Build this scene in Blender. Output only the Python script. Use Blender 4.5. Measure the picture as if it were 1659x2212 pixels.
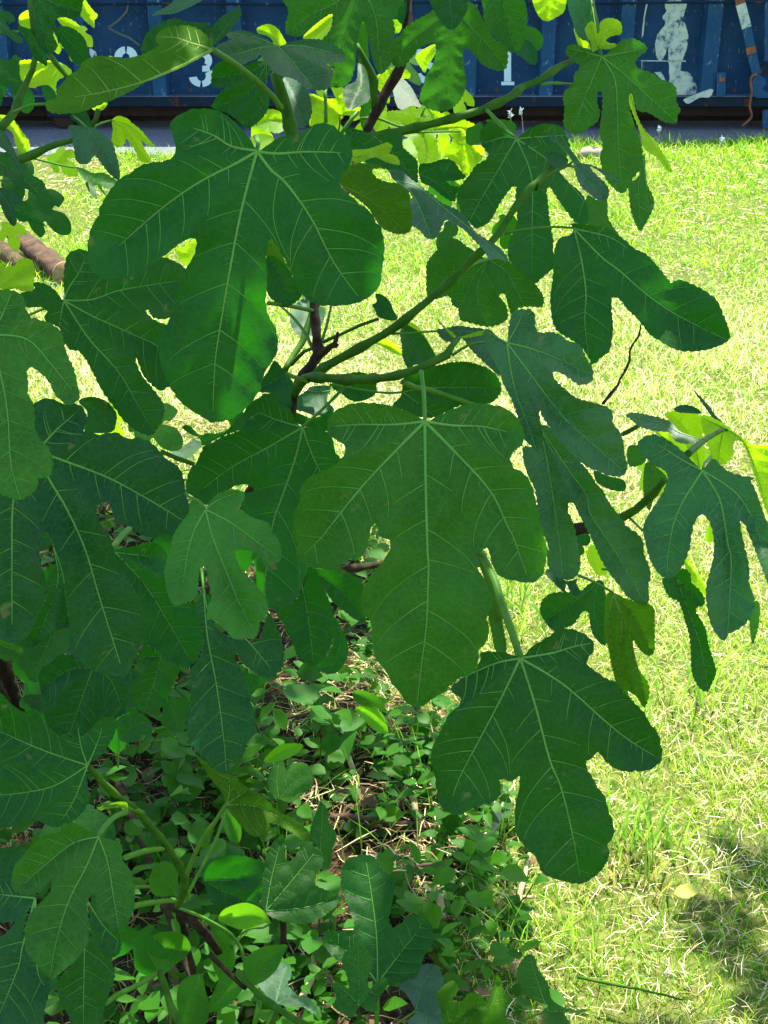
import bpy, math, random
import numpy as np
from mathutils import Vector, geometry

R = math.radians
random.seed(7); np.random.seed(7)
for o in list(bpy.data.objects): bpy.data.objects.remove(o)
SC = bpy.context.scene
C = SC.collection

# ------------------------------------------------------------------ camera
PITCH, CAMH, FPX, CX, CY = R(24.5), 1.55, 2800.0, 829.5, 1106.0   # photo frame measured as 1659 x 2212
FW = Vector((0, math.cos(PITCH), -math.sin(PITCH)))
UP = Vector((0, math.sin(PITCH), math.cos(PITCH)))
CAM = Vector((0, 0, CAMH))
cd = bpy.data.cameras.new('camera'); cam = bpy.data.objects.new('camera', cd); C.objects.link(cam)
cam.location = CAM; cam.rotation_euler = (math.pi/2 - PITCH, 0, 0)
cd.sensor_fit = 'VERTICAL'; cd.sensor_height = 24.0; cd.lens = 24.0*FPX/2212.0
cd.clip_start = 0.05; cd.clip_end = 600
SC.camera = cam
# ------------------------------------------------------------------ light
SUN_EL, SUN_AZ = R(64), R(14)          # sun stands behind the container, a little to the right
SDIR = Vector((math.sin(SUN_AZ)*math.cos(SUN_EL), math.cos(SUN_AZ)*math.cos(SUN_EL), math.sin(SUN_EL)))
w = bpy.data.worlds.new("World"); SC.world = w; w.use_nodes = True
nt = w.node_tree; nt.nodes.clear()
sky = nt.nodes.new('ShaderNodeTexSky'); sky.sky_type = 'NISHITA'; sky.sun_disc = False
sky.sun_elevation = SUN_EL; sky.sun_rotation = SUN_AZ
bg = nt.nodes.new('ShaderNodeBackground'); bg.inputs[1].default_value = 0.15
wo = nt.nodes.new('ShaderNodeOutputWorld')
nt.links.new(sky.outputs[0], bg.inputs[0]); nt.links.new(bg.outputs[0], wo.inputs[0])
sd = bpy.data.lights.new('sun', 'SUN'); sd.energy = 5.0; sd.angle = R(0.53); sd.color = (1.0, 0.95, 0.86)
so = bpy.data.objects.new('sun', sd); C.objects.link(so)
so.rotation_euler = SDIR.to_track_quat('Z', 'Y').to_euler()
so.location = (4, 8, 12)
SC.view_settings.view_transform = 'Standard'; SC.view_settings.look = 'None'
SC.view_settings.gamma = 1; SC.view_settings.use_curve_mapping = False
SC.view_settings.exposure = 1.8
SC.render.engine = 'CYCLES'
SC.cycles.use_denoising = True
SC.cycles.max_bounces = 8; SC.cycles.transmission_bounces = 6; SC.cycles.diffuse_bounces = 5; SC.cycles.glossy_bounces = 2
SC.cycles.sample_clamp_indirect = 6

# ------------------------------------------------------------------ coordinates
CROPS = dict(P=(0, 0, 1.0), A=(0, 0, .4), B=(497.7, 0, .4), C=(995.4, 0, .4), D=(0, 530.9, .4), E=(497.7, 530.9, .4),
             F=(995.4, 530.9, .4), G=(0, 1061.7, .4), H=(497.7, 1061.7, .4), I=(995.4, 1061.7, .4), J=(0, 1548.2, .4),
             K=(497.7, 1548.2, .4), L=(995.4, 1548.2, .4))
def P(s):
    out = []; k = 'P'
    for t in s.split():
        if t in CROPS: k = t
        else:
            a, b = t.split(','); ox, oy, sc = CROPS[k]; out.append((ox+float(a)*sc, oy+float(b)*sc))
    return np.array(out)
def W(x, y, d):                        # measured direction (x, y) at depth d along the optical axis
    return CAM + Vector((1, 0, 0))*((x-CX)/FPX*d) + UP*(-(y-CY)/FPX*d) + FW*d
def Wn(x, y, d):
    x = np.asarray(x, float); y = np.asarray(y, float); d = np.asarray(d, float)
    X = (x-CX)/FPX*d; U = -(y-CY)/FPX*d
    return np.stack([X, UP.y*U+FW.y*d, CAMH+UP.z*U+FW.z*d], -1)
def WY(x, y, Y):                       # point on the vertical plane y = Y
    r = Vector(((x-CX)/FPX, UP.y*(-(y-CY)/FPX)+FW.y, UP.z*(-(y-CY)/FPX)+FW.z)); t = Y/r.y
    return CAM + r*t
def WG(x, y, z=0.0):                   # point on the ground
    r = Vector(((x-CX)/FPX, UP.y*(-(y-CY)/FPX)+FW.y, UP.z*(-(y-CY)/FPX)+FW.z)); t = (z-CAMH)/r.z
    return CAM + r*t

# ------------------------------------------------------------------ object helpers
def tag(o, label=None, cat=None, group=None, kind=None):
    if label: o['label'] = label
    if cat: o['category'] = cat
    if group: o['group'] = group
    if kind: o['kind'] = kind
    return o
def empty(name, loc, label, cat, group=None):
    o = bpy.data.objects.new(name, None); C.objects.link(o); o.location = loc; o.empty_display_size = .1
    return tag(o, label, cat, group)
def mesh(name, V, F, mat, parent=None, loc=None, smooth=True, ploc=None):
    """V world coords -> object with origin at loc"""
    V = np.asarray(V, float); L = np.array(loc if loc is not None else (0, 0, 0), float)
    me = bpy.data.meshes.new(name); me.from_pydata((V-L).tolist(), [], [list(map(int, f)) for f in F]); me.update()
    if smooth: me.polygons.foreach_set('use_smooth', [True]*len(me.polygons))
    if mat: me.materials.append(mat)
    o = bpy.data.objects.new(name, me); C.objects.link(o)
    if parent is not None:
        o.parent = parent; L = L - np.array(worldloc(parent))
    o.location = L
    return o
def worldloc(o):
    l = Vector(o.location); p = o.parent
    while p is not None: l = l + Vector(p.location); p = p.parent
    return l
def fast_mesh(name, V, F, mat, col=None, parent=None, smooth=False):
    """big meshes; F is (n,3) or (n,4)"""
    V = np.asarray(V, np.float32); F = np.asarray(F, np.int32); k = F.shape[1]
    me = bpy.data.meshes.new(name)
    me.vertices.add(len(V)); me.vertices.foreach_set('co', V.ravel())
    me.loops.add(F.size); me.loops.foreach_set('vertex_index', F.ravel())
    me.polygons.add(len(F)); me.polygons.foreach_set('loop_start', np.arange(0, F.size, k, dtype=np.int32))
    me.update(calc_edges=True)
    if smooth: me.polygons.foreach_set('use_smooth', [True]*len(F))
    if col is not None:
        a = me.color_attributes.new('col', 'FLOAT_COLOR', 'POINT')
        cc = np.ones((len(V), 4), np.float32); cc[:, :3] = col; a.data.foreach_set('color', cc.ravel())
    me.materials.append(mat)
    o = bpy.data.objects.new(name, me); C.objects.link(o)
    if parent is not None: o.parent = parent; o.location = -worldloc(parent)
    return o
def tube_geo(pts, rad, n=6, flat=1.0, up=None):
    pts = np.asarray(pts, float); m = len(pts)
    rad = np.full(m, rad) if np.isscalar(rad) else np.asarray(rad, float)
    T = np.gradient(pts, axis=0); T /= (np.linalg.norm(T, axis=1)[:, None]+1e-12)
    a = np.array(up if up is not None else (0.13, -0.9, 0.4))
    u = np.cross(T, a); u /= (np.linalg.norm(u, axis=1)[:, None]+1e-9); v = np.cross(u, T)
    t = 2*np.pi*np.arange(n)/n
    V = (pts[:, None]+rad[:, None, None]*(np.cos(t)[None, :, None]*u[:, None]+flat*np.sin(t)[None, :, None]*v[:, None])).reshape(-1, 3)
    i = np.arange(m-1)[:, None]*n; k = np.arange(n)[None]; k1 = (k+1) % n
    F = [tuple(q) for q in np.stack([i+k, i+k1, i+n+k1, i+n+k], -1).reshape(-1, 4).tolist()]
    F.append(tuple(range(n-1, -1, -1))); F.append(tuple((m-1)*n+k for k in range(n)))
    return V, F
class MB:
    def __init__(s): s.V = []; s.F = []
    def add(s, V, F):
        b = len(s.V); s.V += [tuple(v) for v in V]; s.F += [tuple(i+b for i in f) for f in F]; return s
    def box(s, a, b, bev=0.0):
        x0, y0, z0 = a; x1, y1, z1 = b
        if bev <= 0:
            V = [(x, y, z) for z in (z0, z1) for y in (y0, y1) for x in (x0, x1)]
            return s.add(V, [(0, 2, 3, 1), (4, 5, 7, 6), (0, 1, 5, 4), (2, 6, 7, 3), (0, 4, 6, 2), (1, 3, 7, 5)])
        V = []; 
        for z, i in ((z0, bev), (z0+bev, 0), (z1-bev, 0), (z1, bev)):
            for X, Y in ((x0, y0), (x1, y0), (x1, y1), (x0, y1)):
                sx = 1 if X == x0 else -1; sy = 1 if Y == y0 else -1
                V.append((X+sx*(bev if i == 0 else bev*1.6), Y+sy*(i), z)); V.append((X+sx*i, Y+sy*(bev if i == 0 else bev*1.6), z))
        F = []
        ring = [[0, 2, 3, 5, 4, 6, 7, 1]]
        for r in range(3):
            for k in range(8):
                a0 = r*8+ring[0][k]; a1 = r*8+ring[0][(k+1) % 8]; F.append((a0, a1, a1+8, a0+8))
        F.append(tuple(ring[0][::-1])); F.append(tuple(24+k for k in ring[0]))
        return s.add(V, F)
    def tube(s, pts, rad, n=8, flat=1.0, up=None): return s.add(*tube_geo(pts, rad, n, flat, up))
    def build(s, name, mat, parent=None, loc=None, smooth=False): return mesh(name, s.V, s.F, mat, parent, loc, smooth)
def catmull(pts, step, closed=False):
    pts = np.asarray(pts, float); n = len(pts); out = []
    rng = range(n) if closed else range(n-1)
    for i in rng:
        if closed: p0, p1, p2, p3 = pts[i-1], pts[i], pts[(i+1) % n], pts[(i+2) % n]
        else: p0, p1, p2, p3 = pts[max(i-1, 0)], pts[i], pts[i+1], pts[min(i+2, n-1)]
        k = max(1, int(round(np.linalg.norm(p2-p1)/step)))
        for j in range(k):
            t = j/k
            out.append(.5*((2*p1)+(-p0+p2)*t+(2*p0-5*p1+4*p2-p3)*t*t+(-p0+3*p1-3*p2+p3)*t**3))
    if not closed: out.append(pts[-1])
    return np.array(out)

# ------------------------------------------------------------------ materials
def mat_new(name):
    m = bpy.data.materials.new(name); m.use_nodes = True; t = m.node_tree; t.nodes.clear()
    out = t.nodes.new('ShaderNodeOutputMaterial'); return m, t, out
def N(t, typ, **kw):
    n = t.nodes.new(typ)
    for k, v in kw.items():
        if k.startswith('i_'): n.inputs[k[2:].replace('_', ' ')].default_value = v
        elif k.startswith('n_'): n.inputs[int(k[2:])].default_value = v
        else: setattr(n, k, v)
    return n
def ramp(t, stops):
    n = t.nodes.new('ShaderNodeValToRGB'); e = n.color_ramp.elements
    while len(e) < len(stops): e.new(.5)
    for el, (p, c) in zip(e, stops): el.position = p; el.color = (*c, 1)
    return n
def mixc(t, fac, a, b, mode='MIX'):
    n = t.nodes.new('ShaderNodeMix'); n.data_type = 'RGBA'; n.blend_type = mode
    for s, v in ((0, fac), (6, a), (7, b)):
        if hasattr(v, 'is_linked'): t.links.new(v, n.inputs[s])
        elif s == 0: n.inputs[0].default_value = v
        else: n.inputs[s].default_value = (*v, 1)
    return n.outputs[2]
def leaf_mat(name, top, under, trans, tfac=.38, rough=.5, spec=.45, bump=.25, spots=True, veinscale=170, var=(.62, 1.35)):
    m, t, out = mat_new(name); L = t.links
    tc = N(t, 'ShaderNodeTexCoord'); oi = N(t, 'ShaderNodeObjectInfo'); geo = N(t, 'ShaderNodeNewGeometry')
    n1 = N(t, 'ShaderNodeTexNoise', i_Scale=16.0, i_Detail=7.0, i_Roughness=.62); L.new(tc.outputs['Object'], n1.inputs['Vector'])
    n2 = N(t, 'ShaderNodeTexVoronoi', i_Scale=float(veinscale)); n2.feature = 'DISTANCE_TO_EDGE'; L.new(tc.outputs['Object'], n2.inputs['Vector'])
    n3 = N(t, 'ShaderNodeTexNoise', i_Scale=600.0, i_Detail=2.0); L.new(tc.outputs['Object'], n3.inputs['Vector'])
    hv = N(t, 'ShaderNodeHueSaturation'); 
    mr = N(t, 'ShaderNodeMapRange', n_3=.80, n_4=1.25); L.new(oi.outputs['Random'], mr.inputs[0]); L.new(mr.outputs[0], hv.inputs['Value'])
    mh = N(t, 'ShaderNodeMapRange', n_3=.488, n_4=.512)
    mm = N(t, 'ShaderNodeMath', operation='FRACT'); m2 = N(t, 'ShaderNodeMath', operation='MULTIPLY', n_1=7.31)
    L.new(oi.outputs['Random'], m2.inputs[0]); L.new(m2.outputs[0], mm.inputs[0]); L.new(mm.outputs[0], mh.inputs[0]); L.new(mh.outputs[0], hv.inputs['Hue'])
    dk = tuple(c*var[0] for c in top); lt = (top[0]*var[1]*1.3, top[1]*var[1], top[2]*var[1])
    rp = ramp(t, [(.34, dk), (.66, lt)]); L.new(n1.outputs['Fac'], rp.inputs[0])
    L.new(rp.outputs[0], hv.inputs['Color'])
    vein = N(t, 'ShaderNodeMapRange', n_1=0.0, n_2=.10, n_3=.34, n_4=0.0); L.new(n2.outputs['Distance'], vein.inputs[0])
    topc = mixc(t, vein.outputs[0], hv.outputs[0], tuple(min(1, c*2.2+.01) for c in top))
    if spots:
        sp = N(t, 'ShaderNodeTexNoise', i_Scale=55.0, i_Detail=3.0); L.new(tc.outputs['Object'], sp.inputs['Vector'])
        sr = N(t, 'ShaderNodeMapRange', n_1=.685, n_2=.74, n_3=0.0, n_4=.7); L.new(sp.outputs['Fac'], sr.inputs[0])
        topc = mixc(t, sr.outputs[0], topc, (.16, .13, .05))
    col = mixc(t, geo.outputs['Backfacing'], topc, under)
    b = N(t, 'ShaderNodeBsdfPrincipled'); L.new(col, b.inputs['Base Color'])
    b.inputs['Roughness'].default_value = rough; b.inputs['Specular IOR Level'].default_value = spec
    bm = N(t, 'ShaderNodeBump', i_Strength=bump, i_Distance=.00035)
    ad = N(t, 'ShaderNodeMath', operation='ADD'); L.new(n3.outputs['Fac'], ad.inputs[0])
    vd = N(t, 'ShaderNodeMapRange', n_1=0.0, n_2=.3, n_3=0.0, n_4=1.0); L.new(n2.outputs['Distance'], vd.inputs[0]); L.new(vd.outputs[0], ad.inputs[1])
    L.new(ad.outputs[0], bm.inputs['Height']); L.new(bm.outputs[0], b.inputs['Normal'])
    tr = N(t, 'ShaderNodeBsdfTranslucent'); L.new(bm.outputs[0], tr.inputs['Normal'])
    tv = mixc(t, vein.outputs[0], trans, tuple(min(1, c*1.25) for c in trans)); 
    tv2 = mixc(t, .7, tv, hv.outputs[0], 'MIX') if False else tv
    L.new(tv2, tr.inputs[0])
    mx = N(t, 'ShaderNodeMixShader', n_0=tfac); L.new(b.outputs[0], mx.inputs[1]); L.new(tr.outputs[0], mx.inputs[2]); L.new(mx.outputs[0], out.inputs[0])
    return m
def simple(name, col, rough=.7, noise=None, scale=30, bump=.3, dist=.002, spec=.3, metal=0.0, tfac=0, trans=None):
    m, t, out = mat_new(name); L = t.links
    tc = N(t, 'ShaderNodeTexCoord'); n = N(t, 'ShaderNodeTexNoise', i_Scale=float(scale), i_Detail=6.0); L.new(tc.outputs['Object'], n.inputs['Vector'])
    b = N(t, 'ShaderNodeBsdfPrincipled'); b.inputs['Roughness'].default_value = rough; b.inputs['Specular IOR Level'].default_value = spec; b.inputs['Metallic'].default_value = metal
    r = ramp(t, [(.3, col), (.7, noise or tuple(c*1.35 for c in col))]); L.new(n.outputs['Fac'], r.inputs[0]); L.new(r.outputs[0], b.inputs['Base Color'])
    bm = N(t, 'ShaderNodeBump', i_Strength=bump, i_Distance=dist); L.new(n.outputs['Fac'], bm.inputs['Height']); L.new(bm.outputs[0], b.inputs['Normal'])
    if tfac:
        tr = N(t, 'ShaderNodeBsdfTranslucent'); tr.inputs[0].default_value = (*trans, 1)
        mx = N(t, 'ShaderNodeMixShader', n_0=tfac); L.new(b.outputs[0], mx.inputs[1]); L.new(tr.outputs[0], mx.inputs[2]); L.new(mx.outputs[0], out.inputs[0])
    else: L.new(b.outputs[0], out.inputs[0])
    return m
def vcol_mat(name, rough=.6, tfac=.3, tgain=1.6, spec=.3):
    m, t, out = mat_new(name); L = t.links
    a = N(t, 'ShaderNodeVertexColor', layer_name='col')
    b = N(t, 'ShaderNodeBsdfPrincipled'); b.inputs['Roughness'].default_value = rough; b.inputs['Specular IOR Level'].default_value = spec
    L.new(a.outputs[0], b.inputs['Base Color'])
    tr = N(t, 'ShaderNodeBsdfTranslucent'); g = mixc(t, 1.0, a.outputs[0], (tgain, tgain, tgain*.6), 'MULTIPLY'); L.new(g, tr.inputs[0])
    mx = N(t, 'ShaderNodeMixShader', n_0=tfac); L.new(b.outputs[0], mx.inputs[1]); L.new(tr.outputs[0], mx.inputs[2]); L.new(mx.outputs[0], out.inputs[0])
    return m
M = {}
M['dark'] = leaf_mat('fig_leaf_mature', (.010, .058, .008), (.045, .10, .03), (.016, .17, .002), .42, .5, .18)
M['teal'] = leaf_mat('fig_leaf_sky_tint', (.008, .056, .012), (.06, .11, .045), (.012, .14, .005), .36, .5, .20)  # bluish base colour stands for sky reflected on the blade
M['sheen'] = leaf_mat('fig_leaf_sheen', (.020, .096, .020), (.07, .13, .05), (.02, .17, .006), .36, .42, .32)  # sky sheen partly put into a lighter, bluer base
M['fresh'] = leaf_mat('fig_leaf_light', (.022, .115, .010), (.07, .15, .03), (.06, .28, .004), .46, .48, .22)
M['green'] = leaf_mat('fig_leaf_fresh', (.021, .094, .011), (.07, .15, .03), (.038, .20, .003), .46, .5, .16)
M['lime'] = leaf_mat('fig_leaf_young_sunlit', (.07, .20, .008), (.11, .22, .03), (.46, .80, .006), .60, .5, .15)  # bright copy: sunlight through the blade put into its colour
M['olive'] = leaf_mat('fig_leaf_underside', (.032, .110, .006), (.06, .10, .02), (.08, .26, .003), .45, .65, .05)
M['pale'] = leaf_mat('fig_leaf_sky_pale', (.018, .075, .028), (.06, .11, .05), (.05, .2, .02), .32, .55, .22, bump=.12)  # grey-blue sky reflection worked into the base colour
M['vein'] = simple('leaf_vein', (.12, .34, .055), .5, (.17, .42, .075), 60, .05, spec=.2, tfac=.35, trans=(.2, .45, .04))
M['vein_lime'] = simple('bright_vein', (.16, .28, .04), .5, (.20, .34, .06), 60, .05, tfac=.4, trans=(.7, .85, .2))  # brighter vein copy to go with the sun-coloured leaf
M['petiole'] = simple('leaf_stalk', (.045, .16, .010), .5, (.085, .22, .018), 40, .05, spec=.15, tfac=.15, trans=(.2, .4, .04))
M['stem'] = simple('green_stem', (.018, .070, .004), .6, (.045, .12, .010), 50, .15, spec=.06)
M['wood'] = simple('young_bark', (.012, .008, .004), .85, (.045, .030, .016), 80, .5, dist=.002, spec=.08)
M['vine_leaf'] = leaf_mat('vine_leaf', (.022, .12, .006), (.03, .12, .008), (.20, .55, .006), .45, .45, .12, var=(.5, 1.9), spots=False, veinscale=420)
M['vine_dark'] = leaf_mat('vine_leaf_shade', (.010, .065, .006), (.02, .085, .006), (.08, .32, .006), .38, .5, .08, var=(.5, 1.7), spots=False, veinscale=420)  # vine leaf copy with shade put into a darker colour
M['blade'] = vcol_mat('grass_blade', .5, .5, 1.7, .3)
M['straw'] = vcol_mat('dry_straw', .8, .15, 1.1, .1)

# ------------------------------------------------------------------ leaf builder
def inside(pts, poly):
    x, y = pts[:, 0][:, None], pts[:, 1][:, None]; xi, yi = poly[:, 0], poly[:, 1]; xj, yj = np.roll(xi, 1), np.roll(yi, 1)
    dy = np.where(yj == yi, 1e-9, yj-yi)
    return (np.sum(((yi > y) != (yj > y)) & (x < (xj-xi)*(y-yi)/dy+xi), 1) % 2) == 1
def seg_dist(pts, line):
    line = np.asarray(line); a = line[:-1]; ab = line[1:]-a; l2 = (ab**2).sum(1)+1e-9; out = np.empty(len(pts))
    for k in range(0, len(pts), 4000):
        p = pts[k:k+4000]; t = np.clip(((p[:, None]-a[None])*ab).sum(2)/l2, 0, 1)
        out[k:k+4000] = np.sqrt((((a+t[..., None]*ab)-p[:, None])**2).sum(2)).min(1)
    return out
def triangulate(poly, extra):
    n = len(poly); pts = [Vector(p) for p in poly]+[Vector(p) for p in extra]
    r = geometry.delaunay_2d_cdt(pts, [], [list(range(n))], 1, 1e-4)
    return np.array([tuple(v) for v in r[0]]), [tuple(f) for f in r[2]]
def crenate(poly, J, amp, per, rnd):
    out = []; s = 0.0; n = len(poly); ph = rnd.random()
    area = np.sum(poly[:, 0]*np.roll(poly[:, 1], -1)-np.roll(poly[:, 0], -1)*poly[:, 1]); sg = 1 if area > 0 else -1
    for i in range(n):
        a, b = poly[i-1], poly[(i+1) % n]; tg = b-a; l = np.linalg.norm(tg)+1e-9
        nr = np.array([tg[1], -tg[0]])/l*sg
        s += np.linalg.norm(poly[i]-poly[i-1])
        k = min(1, np.linalg.norm(poly[i]-J)/40)
        out.append(poly[i]+nr*k*amp*(abs(math.sin(math.pi*(s/per+ph)+1.3*math.sin(s/per*.37)))-.6+.35*math.sin(s*.031+ph*6)))
    return np.array(out)
def leaf_surface(outline, J, mains, seed, cren=1.6, step=None):
    rnd = random.Random(seed)
    size = max(np.ptp(outline[:, 0]), np.ptp(outline[:, 1]))
    stp = step or max(4.0, size/70)
    poly = catmull(outline, stp, True)
    keep = [poly[0]]
    for p in poly[1:]:
        if np.linalg.norm(p-keep[-1]) > stp*.35: keep.append(p)
    poly = crenate(np.array(keep), J, cren*min(1, size/300+.3), max(11, size/26), rnd)
    gs = max(7.0, size/36)
    gx, gy = np.meshgrid(np.arange(poly[:, 0].min(), poly[:, 0].max(), gs), np.arange(poly[:, 1].min(), poly[:, 1].max(), gs))
    g = np.stack([gx.ravel(), gy.ravel()], 1); g[:, 0] += (np.arange(len(g)) % 2)*gs*.3
    g = g[inside(g, poly)]
    if len(g): g = g[seg_dist(g, np.vstack([poly, poly[:1]])) > gs*.35]
    sec = []; ter = []
    lo = poly.min(0)-6; gsz = 4.0; nx, ny = (np.ceil((poly.max(0)+6-lo)/gsz)).astype(int)+1
    mx_, my_ = np.meshgrid(lo[0]+np.arange(nx)*gsz, lo[1]+np.arange(ny)*gsz); gp = np.stack([mx_.ravel(), my_.ravel()], 1)
    msk = inside(gp, poly).reshape(ny, nx); dmaps = [seg_dist(gp, catmull(m_, 14)).reshape(ny, nx) for m_ in mains]
    def ix(p): return min(max(int(round((p[1]-lo[1])/gsz)), 0), ny-1), min(max(int(round((p[0]-lo[0])/gsz)), 0), nx-1)
    for mi, mv in enumerate(mains):
        cl = catmull(mv, 6); T = np.gradient(cl, axis=0); T /= np.linalg.norm(T, axis=1)[:, None]+1e-9
        arc = np.concatenate([[0], np.cumsum(np.linalg.norm(np.diff(cl, axis=0), axis=1))]); Lm = arc[-1]
        oth_map = np.min([dmaps[k] for k in range(len(mains)) if k != mi], axis=0) if len(mains) > 1 else None
        sp = max(22, Lm*.165); s = sp*1.1; side = rnd.choice((-1, 1))
        while s < Lm*.93:
            i = int(np.searchsorted(arc, s)); i = min(i, len(cl)-1)
            for sd_ in (side, -side):
                ang = R(rnd.uniform(56, 68))*sd_; p = cl[i].copy(); d = T[i]; path = [p.copy()]; L = 0; mx = Lm*.5
                while L < mx:
                    ca, sa = math.cos(ang), math.sin(ang); dd = np.array([d[0]*ca-d[1]*sa, d[0]*sa+d[1]*ca]); p = p+dd*7; L += 7
                    ang *= (.985 if L < mx*.3 else .945)
                    q_ = ix(p)
                    if not msk[q_]: break
                    if oth_map is not None and L > 14 and oth_map[q_] < dmaps[mi][q_]*.9: break
                    path.append(p.copy())
                if len(path) > 3: sec.append(np.array(path[:-1] if len(path) > 5 else path))
                i = min(len(cl)-1, i+rnd.randint(0, 3))
            s += sp*rnd.uniform(.8, 1.15); side = -side
        s = 16
        while s < Lm*.9:
            i = min(int(np.searchsorted(arc, s)), len(cl)-1); sd_ = rnd.choice((-1, 1)); ang = R(rnd.uniform(72, 95))*sd_
            d = T[i]; dd = np.array([d[0]*math.cos(ang)-d[1]*math.sin(ang), d[0]*math.sin(ang)+d[1]*math.cos(ang)])
            ln = rnd.uniform(6, 20)*min(1, Lm/200); pth = np.array([cl[i]+dd*ln*k/3+d*ln*.12*(k/3)**2 for k in range(4)])
            if msk[ix(pth[-1])]: ter.append(pth)
            s += rnd.uniform(6, 13)
    return poly, g, sec, ter, size
FIG = empty('fig_tree', (-.25, 1.75, 0), 'leafy fig tree with large lobed dark green leaves reaching over the lawn edge', 'tree')
NLEAF = []
def depth_fn(J, mains, d0, gx, gy, fold, rip, droop, seed, sec=(), puck=.0026):
    rnd = random.Random(seed+99); ph = [rnd.uniform(0, 6.28) for _ in range(6)]
    M0 = [catmull(m, 14) for m in mains]
    SL = (np.vstack([q[:-1:2] for q in sec]+[np.zeros((0, 2))]), np.vstack([q[np.minimum(np.arange(0, len(q)-1, 2)+2, len(q)-1)] for q in sec]+[np.zeros((0, 2))])) if sec else ((), ())
    def f(pts):
        pts = np.atleast_2d(pts); k = d0/FPX
        X = (pts[:, 0]-J[0])*k; Y = (pts[:, 1]-J[1])*k; r2 = X*X+Y*Y
        t = np.full(len(pts), 1e9)
        for m in M0: t = np.minimum(t, seg_dist(pts, m))
        t = t*k
        z = d0+gx*X+gy*Y - fold*(1-np.exp(-t/.022)) + droop*r2*8
        if len(SL[0]):
            a, b = SL; ab = b-a; l2 = (ab**2).sum(1)+1e-9; ts = np.empty(len(pts))
            for q0 in range(0, len(pts), 500):
                p = pts[q0:q0+500]; u = np.clip(((p[:, None]-a[None])*ab).sum(2)/l2, 0, 1)
                ts[q0:q0+500] = np.sqrt((((a+u[..., None]*ab)-p[:, None])**2).sum(2)).min(1)
            z -= puck*(1-np.exp(-(ts*k/.006)**1.3))*np.clip(t/.012, 0, 1)
        z += rip*(np.sin(X*31+ph[0]+Y*9)+.6*np.sin(Y*41+ph[1])+.5*np.sin((X+Y)*58+ph[2]))*np.clip(t/.02, 0, 1.4)
        return z
    return f
def fig_leaf(out, veins, d, mat='dark', gx=0.0, gy=0.1, fold=.0085, rip=.0042, droop=0.0, pet=None, petd=None, petr=None,
             vw=1.0, label=None, lit=False, parent=None, cren=2.9, fine=True):
    seed = len(NLEAF)+1
    O = P(out); mains = [P(v) for v in veins]; J = mains[0][0]
    area = np.sum(O[:, 0]*np.roll(O[:, 1], -1)-np.roll(O[:, 0], -1)*O[:, 1])
    poly, g, sec, ter, size = leaf_surface(O, J, mains, seed, cren)
    f = depth_fn(J, mains, d, gx, gy, fold, rip, droop, seed, sec if fine else ())
    ext = [g] if len(g) else []
    for m in mains: c = catmull(m, 9); c = c[inside(c, poly)]; ext.append(c)
    for s in sec: ext.append(s[inside(s, poly)])
    ex = np.vstack([e for e in ext if len(e)]) if ext else np.zeros((0, 2))
    # thin out near-duplicates
    key = set(); ex2 = []
    for p in ex:
        k = (int(p[0]/2.5), int(p[1]/2.5))
        if k not in key: key.add(k); ex2.append(p)
    V2, F = triangulate(poly, ex2)
    Z = f(V2); V3 = Wn(V2[:, 0], V2[:, 1], Z)
    # orient faces so that the upper side faces the camera
    org = W(J[0], J[1], float(f(J)[0]))
    a, b, c = (V3[F[0][0]], V3[F[0][1]], V3[F[0][2]])
    nrm = np.cross(b-a, c-a)
    if nrm@(np.array(CAM)-a) < 0: F = [fc[::-1] for fc in F]
    o = mesh('leaf', V3, F, M[mat], parent or FIG, org)
    if label: o['label'] = label
    # veins
    vb = MB(); k = d/FPX
    base = (size*k)*.0062*vw
    def rib(path2, r0, r1, lift):
        p2 = catmull(path2, 9) if len(path2) < 40 else path2
        zz = f(p2)-lift; p3 = Wn(p2[:, 0], p2[:, 1], zz); rr = np.linspace(r0, r1, len(p3))
        vb.tube(p3, rr, 5 if r0 > .0006 else 3)
    for m in mains: rib(m, base, base*.24, .0003)
    for s in sec: rib(s, base*.38, base*.12, .00025)
    if fine:
        for s in ter: rib(s, base*.17, base*.05, .0002)
    vb.build('veins', M['vein_lime' if mat in ('lime', 'olive') else 'vein'], o, org, True)
    if pet is not None:
        pp = catmull(P(pet), 12)
        if np.linalg.norm(pp[0]-J) > np.linalg.norm(pp[-1]-J): pp = pp[::-1]
        d1 = float(f(pp[0])[0]) if np.linalg.norm(pp[0]-J) < 30 else d
        dd = np.linspace(d1, petd if petd is not None else d1+.04, len(pp)); r = petr or max(.0013, base*1.25)
        pt = Wn(pp[:, 0], pp[:, 1], dd); r *= .85; rr = np.linspace(r, r*1.2, len(pp)); rr[-1] *= 1.2
        V, FF = tube_geo(pt, rr, 8); mesh('petiole', V, FF, M['petiole'], o, org)
    NLEAF.append((np.array(org), V3.mean(0), lit, size*k, V3[::max(1, len(V3)//14)]))
    return o
# ------------------------------------------------------------------ the fig leaves that can be told apart (nearest first)
fl = fig_leaf
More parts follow.
